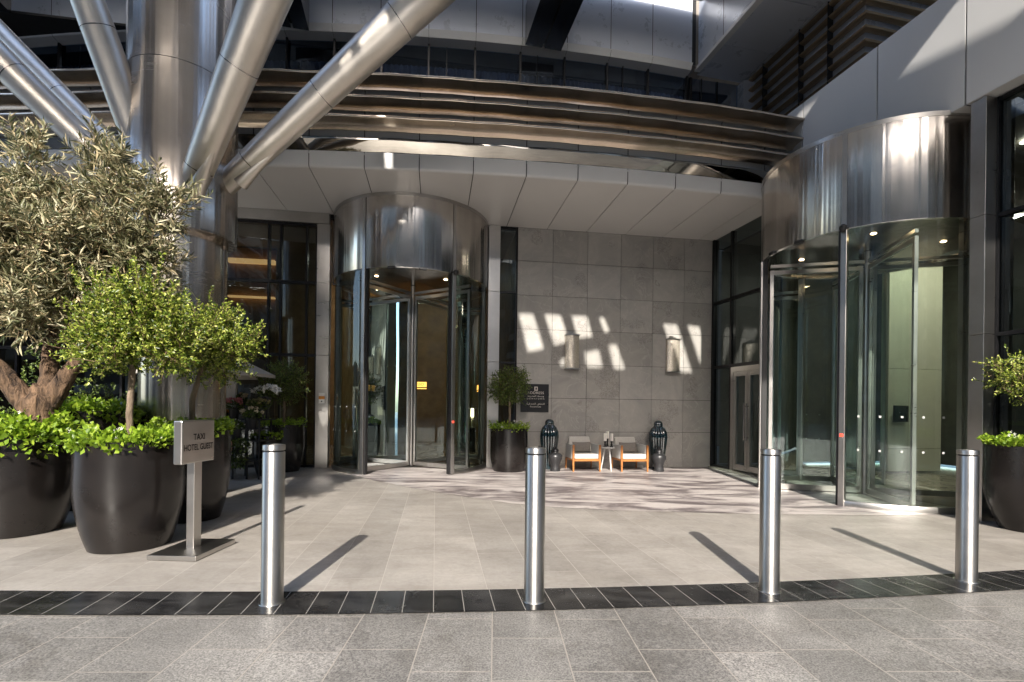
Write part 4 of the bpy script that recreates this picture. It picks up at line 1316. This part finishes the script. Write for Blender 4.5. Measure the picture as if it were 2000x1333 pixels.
# dark shrub behind the olive tree
bs_ = thing('shrub', (-7.9, 8.2, 0.05), 'dark dense shrub in deep shade behind the olive tree', 'shrub')
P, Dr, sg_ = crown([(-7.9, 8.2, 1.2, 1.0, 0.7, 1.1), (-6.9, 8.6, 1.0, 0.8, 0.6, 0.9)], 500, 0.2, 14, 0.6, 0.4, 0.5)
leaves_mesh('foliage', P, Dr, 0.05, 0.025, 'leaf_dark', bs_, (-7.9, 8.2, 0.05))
MB().tube([(0, 0, -0.05), (0, 0, 0.9)], [0.05, 0.02], 8).build('stem', 'bark_thin', bs_)

# ================================================================== FLOWER STALL
FX, FY = -5.25, 9.55
fs_ = thing('flower_stand', (FX, FY, gz(FX)), 'black tiered metal flower stand in shade left of the dark planters', 'stand')
for x in (-0.32, -0.05, 0.22, 0.45):
    for y in (-0.2, 0.25):
        MB().box((x, y, 0.56), (0.028, 0.028, 1.12)).build('leg', 'black', fs_)
for c_, d_ in (((0.06, 0.0, 0.73), (0.90, 0.56, 0.02)), ((0.06, 0.0, 0.35), (0.80, 0.46, 0.02)), ((0.06, 0.12, 1.13), (0.90, 0.40, 0.02)), ((0.06, -0.08, 0.955), (0.90, 0.30, 0.02))):
    MB().box(c_, d_).build('shelf', 'black', fs_)
def bouquet(loc, z, rad, mat, n, petal, label, bucket=True, leaf='leaf_dark'):
    x, y = loc
    t = thing('flower_bucket', (x, y, z), label, 'flowers', 'flower buckets on the stand')
    MB().lathe([(0.0, 0.0), (0.07, 0.0), (0.10, 0.24), (0.095, 0.24), (0.07, 0.02)], 20).build('bucket', 'black', t, smooth=True)
    k = 260
    a = rng.normal(size=(k, 3)); a /= np.linalg.norm(a, axis=1, keepdims=True)
    P_ = np.array([x, y, z + 0.30]) + a * np.array([rad * 0.8, rad * 0.7, 0.08]) * rng.random((k, 1)) ** 0.4
    leaves_mesh('greenery', P_, a + np.array([0, 0, 0.3]), 0.06, 0.022, leaf, t, (x, y, z))
    # flower heads: clusters of petals
    PP, DD = [], []
    for i in range(n):
        v = rng.normal(size=3); v /= np.linalg.norm(v); v[2] = abs(v[2])
        c = np.array([x, y, z + 0.33]) + v * np.array([rad, rad * 0.7, 0.10])
        for j in range(16):
            w = rng.normal(size=3); w /= np.linalg.norm(w)
            PP.append(c + w * petal * 0.25); DD.append(w)
    leaves_mesh('flower_heads', np.array(PP), np.array(DD), petal, petal * 0.75, mat, t, (x, y, z), fold=0.1)
bouquet((FX - 0.16, FY + 0.02), 1.14, 0.19, 'petal_pink', 22, 0.036, 'bucket of pink carnations on the flower stand')
bouquet((FX - 0.16, FY + 0.26), 1.25, 0.12, 'petal_cream', 8, 0.034, 'bucket of cream flowers behind the pink carnations')
M['petal_lily'] = leaf_mat('lily_petal', [(0, (0.72, 0.73, 0.70)), (1, (0.88, 0.87, 0.82))], 0.5, 0.2)
bouquet((FX + 0.34, FY + 0.26), 1.38, 0.25, 'petal_lily', 15, 0.065, 'bucket of tall white lilies at the top of the flower stand')
bouquet((FX + 0.27, FY + 0.10), 1.14, 0.24, 'petal_moss', 34, 0.024, 'bucket of olive-brown blossoms below the white lilies')
bouquet((FX + 0.27, FY - 0.14), 0.97, 0.20, 'petal_cream', 14, 0.034, 'bucket of peach roses in the middle of the flower stand')
bouquet((FX - 0.40, FY - 0.02), 0.95, 0.13, 'petal_yellow', 9, 0.045, 'bucket of yellow flowers beside the white board')
bouquet((FX + 0.02, FY - 0.22), 0.74, 0.15, 'petal_lily', 16, 0.014, 'bucket of tiny white blossoms above trailing ivy')
iv = thing('ivy_plant', (FX + 0.1, FY - 0.24, 0.52), 'dark trailing ivy hanging in front of the flower stand', 'plant')
MB().lathe([(0.0, 0.0), (0.07, 0.0), (0.09, 0.12), (0.08, 0.12)], 16).build('pot', 'black', iv)
n = 700
P = np.stack([FX + 0.1 + rng.normal(size=n) * 0.09, FY - 0.28 + rng.normal(size=n) * 0.05, 0.80 - rng.random(n) ** 1.4 * 0.55], axis=1)
leaves_mesh('foliage', P, rng.normal(size=(n, 3)) + np.array([0, -0.5, -0.4]), 0.045, 0.035, 'leaf_dark', iv, (FX + 0.1, FY - 0.24, 0.52))
# decorative cart wheel
wh = thing('cart_wheel', (-5.50, 9.16, 0.12 + gz(-5.5)), 'small weathered wooden cart wheel leaning on the flower stand', 'wheel')
mb = MB(); Rw = 0.29; cz = 0.52
for i in range(16):
    t0, t1 = 2 * math.pi * i / 16 + 0.06, 2 * math.pi * (i + 1) / 16 - 0.06
    ring = []
    for t in (t0, t1):
        for r_ in (Rw - 0.075, Rw):
            ring.append((r_ * math.cos(t), r_ * math.sin(t)))
    q4 = [ring[0], ring[1], ring[3], ring[2]]
    mb.hexa([(a, -0.02, cz + b) for a, b in q4], [(a, 0.02, cz + b) for a, b in q4])
mb.build('rim', 'wheelwood', wh)
mb = MB()
for i in range(16):
    t = 2 * math.pi * (i + 0.5) / 16
    d_ = 0.010; px, pz = -math.sin(t), math.cos(t)
    q4 = [(0.05 * math.cos(t) - px * d_, 0.05 * math.sin(t) - pz * d_), ((Rw - 0.085) * math.cos(t) - px * 0.03, (Rw - 0.085) * math.sin(t) - pz * 0.03),
          ((Rw - 0.085) * math.cos(t) + px * 0.03, (Rw - 0.085) * math.sin(t) + pz * 0.03), (0.05 * math.cos(t) + px * d_, 0.05 * math.sin(t) + pz * d_)]
    mb.hexa([(a, -0.014, cz + b) for a, b in q4], [(a, 0.014, cz + b) for a, b in q4])
mb.build('spokes', 'wheelwood', wh)
MB().tube([(0, -0.05, cz), (0, 0.05, cz)], 0.055, 16).build('hub', 'wheelwood', wh, smooth=True)
MB().box((0.0, 0.05, 0.16), (0.03, 0.03, 0.56)).box((0.0, 0.02, -0.1), (0.3, 0.2, 0.03)).build('stand', 'black', wh)
# white board and umbrella
wb = MB().box((0, 0, 0.95), (0.34, 0.08, 1.9)).build('white_board', 'whitewall', origin=None)
wb.location = (-5.66, 9.75, gz(-5.7)); wb.rotation_euler = (0, 0, 0.2)
tag(wb, 'tall plain white board standing left of the flower stand', 'board')
um = thing('umbrella', (-6.05, 9.75, 0.04), 'beige market umbrella over the flower stall, mostly behind foliage', 'umbrella')
mb = MB(); n = 8; apex = (0, 0, 2.62)
ring = [(1.22 * math.cos(2 * math.pi * (i + 0.5) / n), 1.22 * math.sin(2 * math.pi * (i + 0.5) / n), 2.02) for i in range(n)]
mb.add([apex] + ring + [(p[0], p[1], 1.96) for p in ring] + [(0, 0, 2.60)],
       [(0, 1 + i, 1 + (i + 1) % n) for i in range(n)] + [(1 + i, 9 + i, 9 + (i + 1) % n, 1 + (i + 1) % n) for i in range(n)] + [(17, 1 + (i + 1) % n, 1 + i) for i in range(n)])
mb.build('canopy', 'umbrella', um)
MB().tube([(0, 0, 0), (0, 0, 2.6)], 0.022, 10).build('pole', 'wheelwood', um)
MB().box((0, 0, 0.04), (0.5, 0.5, 0.08)).build('base', 'black', um)

# ================================================================== SEATING GROUP
def make_chair(label):
    t = thing('lounge_chair', (0, 0, 0), label, 'chair', 'cream lounge chairs by the stone wall')
    w, dp = 0.68, 0.66
    for sx in (-1, 1):
        x = sx * (w / 2 - 0.022)
        MB().hexa([(x - 0.016, -dp / 2 - 0.01, 0), (x + 0.016, -dp / 2 - 0.01, 0), (x + 0.016, -dp / 2 + 0.025, 0), (x - 0.016, -dp / 2 + 0.025, 0)],
                  [(x - 0.022, -dp / 2, 0.28), (x + 0.022, -dp / 2, 0.28), (x + 0.022, -dp / 2 + 0.05, 0.28), (x - 0.022, -dp / 2 + 0.05, 0.28)]).build('leg', 'wood', t, bevel=0.004)
        MB().hexa([(x - 0.014, dp / 2 + 0.0, 0), (x + 0.014, dp / 2 + 0.0, 0), (x + 0.014, dp / 2 + 0.03, 0), (x - 0.014, dp / 2 + 0.03, 0)],
                  [(x - 0.02, dp / 2 - 0.05, 0.28), (x + 0.02, dp / 2 - 0.05, 0.28), (x + 0.02, dp / 2, 0.28), (x - 0.02, dp / 2, 0.28)]).build('leg', 'wood', t, bevel=0.004)
        MB().box((x, -dp / 2 + 0.025, 0.45), (0.044, 0.05, 0.34)).build('arm_post', 'wood', t, bevel=0.004)
        MB().box((x, 0.03, 0.455), (0.045, dp - 0.11, 0.33)).build('woven_side', 'rope', t, bevel=0.01)
    mb = MB()
    mb.box((0, -dp / 2 + 0.025, 0.265), (w - 0.09, 0.04, 0.045)).box((0, dp / 2 - 0.03, 0.265), (w - 0.09, 0.04, 0.045))
    for sx in (-1, 1):
        mb.box((sx * (w / 2 - 0.022), 0, 0.268), (0.04, dp - 0.1, 0.04))
    mb.build('seat_frame', 'wood', t)
    mb = MB().box((0, -0.02, 0.35), (w - 0.10, dp - 0.06, 0.12))
    mb.build('seat_cushion', 'cushion', t, bevel=0.03)
    mb = MB()
    z0, z1, y0, y1 = 0.40, 0.78, dp / 2 - 0.16, dp / 2 - 0.02
    mb.hexa([(-w / 2 + 0.06, y0, z0), (w / 2 - 0.06, y0, z0), (w / 2 - 0.06, y0 + 0.13, z0), (-w / 2 + 0.06, y0 + 0.13, z0)],
            [(-w / 2 + 0.08, y1, z1), (w / 2 - 0.08, y1, z1), (w / 2 - 0.08, y1 + 0.08, z1), (-w / 2 + 0.08, y1 + 0.08, z1)])
    mb.build('back_cushion', 'cushion', t, bevel=0.025)
    # soft lumbar pillow with pinched corners
    mb = MB(); nx, nz = 12, 8; vs = []
    for s in (-1, 1):
        for i in range(nx + 1):
            for j in range(nz + 1):
                u, v = i / nx * 2 - 1, j / nz * 2 - 1
                k = (1 - u ** 4) * (1 - v ** 4)
                vs.append((u * 0.225 * (1 - 0.06 * (1 - abs(v)) * abs(u)), s * 0.055 * k ** 0.6, v * 0.13 * (1 - 0.10 * (1 - u * u))))
    m_ = (nx + 1) * (nz + 1)
    fs2 = []
    for s in range(2):
        for i in range(nx):
            for j in range(nz):
                a = s * m_ + i * (nz + 1) + j
                q4 = (a, a + nz + 1, a + nz + 2, a + 1)
                fs2.append(q4 if s == 0 else tuple(reversed(q4)))
    mb.add([(x, y * 1 + 0.105 + z * 0.22, z + 0.535) for x, y, z in vs], fs2)
    mb.build('pillow', 'pillow', t, smooth=True)
    return t
ch = make_chair('cream lounge chair with taupe pillow, left of the candle table')
ch.location = (1.70, 11.72, gz(1.7)); ch.rotation_euler = (0, 0, BANG)
ch2 = copy_tree(ch); ch2.location = (2.85, 11.86, gz(2.85)); ch2.rotation_euler = (0, 0, BANG)
ch2['label'] = 'cream lounge chair with taupe pillow, right of the candle table'
tb = thing('side_table', (2.30, 11.73, gz(2.3)), 'small white three-legged side table between the two chairs', 'table')
MB().lathe([(0.0, 0.525), (0.150, 0.525), (0.160, 0.535), (0.160, 0.555), (0.152, 0.565), (0.0, 0.565)], 32).build('tabletop', 'table', tb, smooth=True)
for a in (20, 140, 260):
    dx, dy = math.sin(R(a)), -math.cos(R(a))
    MB().tube([(dx * 0.16, dy * 0.16, 0), (dx * 0.07, dy * 0.07, 0.53)], [0.014, 0.022], 10).build('leg', 'table', tb, smooth=True)
for i, (dx, dy, h, lab) in enumerate(((-0.075, -0.04, 0.14, 'white pillar candle on a dark turned holder, left on the side table'), (0.075, -0.05, 0.14, 'white pillar candle on a dark turned holder, right on the side table'), (0.0, 0.07, 0.19, 'tallest white pillar candle, behind the other two on the side table'))):
    c = thing('candle', (2.30 + dx, 11.73 + dy, gz(2.3) + 0.565), lab, 'candle', 'candles on the side table')
    MB().lathe([(0.0, 0.0), (0.045, 0.0), (0.045, 0.012), (0.015, 0.03), (0.026, 0.05), (0.015, 0.075), (0.024, h * 0.75), (0.014, h * 0.85), (0.042, h), (0.0, h)], 20).build('holder', 'black', c, smooth=True)
    MB().lathe([(0.037, h), (0.037, h + 0.17), (0.030, h + 0.175), (0.0, h + 0.168)], 24).build('wax', 'candle', c, smooth=True)
def big_vase(loc, lab):
    t = thing('glass_vase', (*loc, gz(loc[0])), lab, 'vase', 'tall dark ribbed vases')
    prof = [(0.0, 0.0), (0.11, 0.0), (0.13, 0.05), (0.165, 0.3), (0.205, 0.6), (0.225, 0.78), (0.215, 0.90), (0.17, 1.0), (0.115, 1.055), (0.105, 1.075)]
    MB().lathe(prof, 96, ribs=16, ribamp=0.09).build('body', 'vase', t, smooth=True)
    MB().lathe([(0.107, 1.07), (0.110, 1.10), (0.10, 1.15), (0.07, 1.185), (0.03, 1.20), (0.0, 1.203)], 96, ribs=16, ribamp=0.05).build('lid', 'vase', t, smooth=True)
    return t
def small_vase(loc, lab):
    t = thing('ceramic_vase', (*loc, gz(loc[0])), lab, 'vase', 'small black lidded vases')
    MB().lathe([(0.0, 0.0), (0.115, 0.0), (0.12, 0.015), (0.105, 0.08), (0.10, 0.13), (0.125, 0.21), (0.165, 0.30), (0.165, 0.36), (0.13, 0.41), (0.075, 0.43), (0.07, 0.45)], 48).build('body', 'vase_black', t, smooth=True)
    MB().lathe([(0.07, 0.45), (0.08, 0.46), (0.075, 0.50), (0.045, 0.53), (0.02, 0.545), (0.025, 0.565), (0.015, 0.585), (0.0, 0.59)], 40).build('lid', 'vase_black', t, smooth=True)
    return t
big_vase((0.90, 11.74), 'tall dark teal ribbed glass vase left of the chairs')
big_vase((3.62, 12.15), 'tall dark teal ribbed glass vase right of the chairs')
small_vase((1.02, 11.42), 'small black lidded vase in front of the left ribbed vase')
small_vase((3.52, 11.72), 'small black lidded vase in front of the right ribbed vase')

# ================================================================== WALL PLAQUE AND SCONCES
pq = thing('wall_plaque', bp(0.455, 0.0, 1.35), 'square black plaque with pale lettering on the stone wall behind a box tree', 'sign', rot=BANG)
MB().box((0, -0.018, 0.345), (0.70, 0.032, 0.69)).build('plate', 'sign_black', pq, bevel=0.003)
MB().box((0.03, -0.0355, 0.575), (0.085, 0.003, 0.10)).build('emblem', 'sign_text', pq)
MB().box((0.03, -0.038, 0.58), (0.035, 0.003, 0.05)).box((0.03, -0.038, 0.545), (0.06, 0.003, 0.008)).build('emblem_detail', 'sign_black', pq)
def ar(word):
    """Arabic letters in joined presentation forms, laid out right to left"""
    return word[::-1]
lines = [('ADDRESS', 0.445, 0.088, 1.10, None, 0.41),
         (ar('\uFEED\uFEB3\uFEC2 \uFE8D\uFEDF\uFEE4\uFEAA\uFEF3\uFEE8\uFE94'), 0.375, 0.062, 1.0, None, 0.41),
         ('DOWNTOWN', 0.312, 0.050, 1.5, None, 0.43),
         (ar('\uFE8D\uFEDF\uFEB8\uFED8\uFED6 \uFE8D\uFEDF\uFED4\uFEE8\uFEAA\uFED7\uFEF4\uFE94'), 0.185, 0.062, 1.0, None, 0.45),
         ('Residences', 0.118, 0.055, 1.0, None, 0.27)]
for s, z, size, spc, _, wid in lines:
    v, f = text_mesh(s, size, 0.001, spacing=spc)
    if not v:
        continue
    xs = [p[0] for p in v]; wcur = max(xs) - min(xs); mid = (max(xs) + min(xs)) / 2
    k = wid / wcur
    MB().add([((p[0] - mid) * k + 0.02, -0.036 - p[2], z + p[1]) for p in v], f).build('lettering', 'sign_text', pq)
def sconce(a, z0, lab):
    t = thing('wall_sconce', bp(a, 0.0, z0), lab, 'wall lamp', 'hammered wall sconces', rot=BANG)
    h, w, dp = 0.86, 0.34, 0.16
    mb = MB(); n = 12
    pts = [(-w / 2, -0.03)] + [(-w / 2 + w * i / n, -0.05 - (dp - 0.05) * math.sin(math.pi * (0.12 + 0.76 * i / n)) ** 0.7) for i in range(n + 1)] + [(w / 2, -0.03)]
    mb.hexa([(x, y, 0.03) for x, y in pts], [(x, y, h - 0.03) for x, y in pts])
    mb.build('shade', 'hammer', t, smooth=True)
    MB().box((0, -0.095, 0.015), (w + 0.02, dp + 0.01, 0.022)).build('bottom_plate', 'steel', t)
    MB().box((0, -0.095, h - 0.015), (w + 0.02, dp + 0.01, 0.022)).build('top_plate', 'steel', t)
    MB().box((0, -0.012, h / 2), (0.14, 0.024, h - 0.1)).build('back_plate', 'steel', t)
    MB().box((-0.05, -0.05, h + 0.035), (0.10, 0.05, 0.07)).box((0.03, -0.07, h + 0.02), (0.05, 0.08, 0.03)).build('bracket', 'steel', t)
sconce(1.37, 2.42, 'hammered pearl wall sconce on the stone wall, left of the two')
sconce(4.03, 2.40, 'hammered pearl wall sconce on the stone wall, right of the two')

# ================================================================== CITY BEHIND THE CAMERA (seen in reflections)
def block(name, x0, x1, y0, y1, h, mat, lab, balc=True):
    t = thing(name, ((x0 + x1) / 2, (y0 + y1) / 2, 0), lab, 'building', 'buildings across the street')
    MB().box((0, 0, h / 2), (x1 - x0, y1 - y0, h)).build('facade', mat, t)
    if balc:
        mb = MB()
        z = 3.2
        while z < h - 2:
            for k in range(int((x1 - x0) / 7.2)):
                mb.box((-(x1 - x0) / 2 + 3.6 + k * 7.2, (y1 - y0) / 2 + 0.6, z), (3.4, 1.2, 0.9))
            z += 3.2
        mb.build('balconies', 'fascia', t)
    MB().box((0, 0, h + 0.4), (x1 - x0 - 2, y1 - y0 - 2, 0.8)).build('roof', 'fascia', t)
block('apartment_tower', -52, -17, -62, -44, 58, 'city_a', 'pale balconied tower reflected in the left windows')
block('apartment_tower', 19, 46, -66, -48, 64, 'city_a', 'pale balconied tower across the street to the right')
block('street_podium', -17, 19, -70, -50, 24, 'city_b', 'low brown building across the street', False)
block('street_podium', -60, -34, -34, -10, 20, 'city_b', 'brown low building far left across the street', False)
block('street_podium', 34, 62, -34, 0, 24, 'city_b', 'brown low building far right across the street', False)

def palm(x, y, h, lab, nf=30):
    t = thing('palm_tree', (x, y, gz(x)), lab, 'palm tree', 'palm trees behind the viewpoint')
    MB().tube([(0, 0, -0.05), (0.1, 0, h * 0.5), (0, 0.05, h)], [0.22, 0.17, 0.15], 12, wob=0.05).build('trunk', 'bark', t, smooth=True)
    P, Dr = [], []
    for i in range(nf):
        a = 2 * math.pi * i / nf + rng.uniform(-0.2, 0.2); el = rng.uniform(-0.35, 1.1)
        L = rng.uniform(2.1, 2.9)
        for j in range(46):
            s = (j + 1) / 46
            r_ = L * s * math.cos(el) * (1 - 0.1 * s); z_ = L * s * math.sin(el) - 1.3 * s * s
            c = np.array([r_ * math.cos(a), r_ * math.sin(a), h + z_])
            tang = np.array([math.cos(a), math.sin(a), 0.0]); sd_ = np.array([-math.sin(a), math.cos(a), 0])
            for q in (-1, 1):
                P.append(c); Dr.append(tang * 0.6 + sd_ * q - np.array([0, 0, 0.35]) + rng.normal(size=3) * 0.1)
    leaves_mesh('crown', np.array(P), np.array(Dr), 0.62, 0.05, 'leaf_palm', t, (0, 0, 0), fold=0.05)
palm(11.5, -9.2, 11.0, 'tall palm tree behind the viewpoint, right side')
palm(-12, -16, 9.5, 'palm tree far left behind the viewpoint')
palm(17, -18, 8.0, 'lower palm tree far right behind the viewpoint')
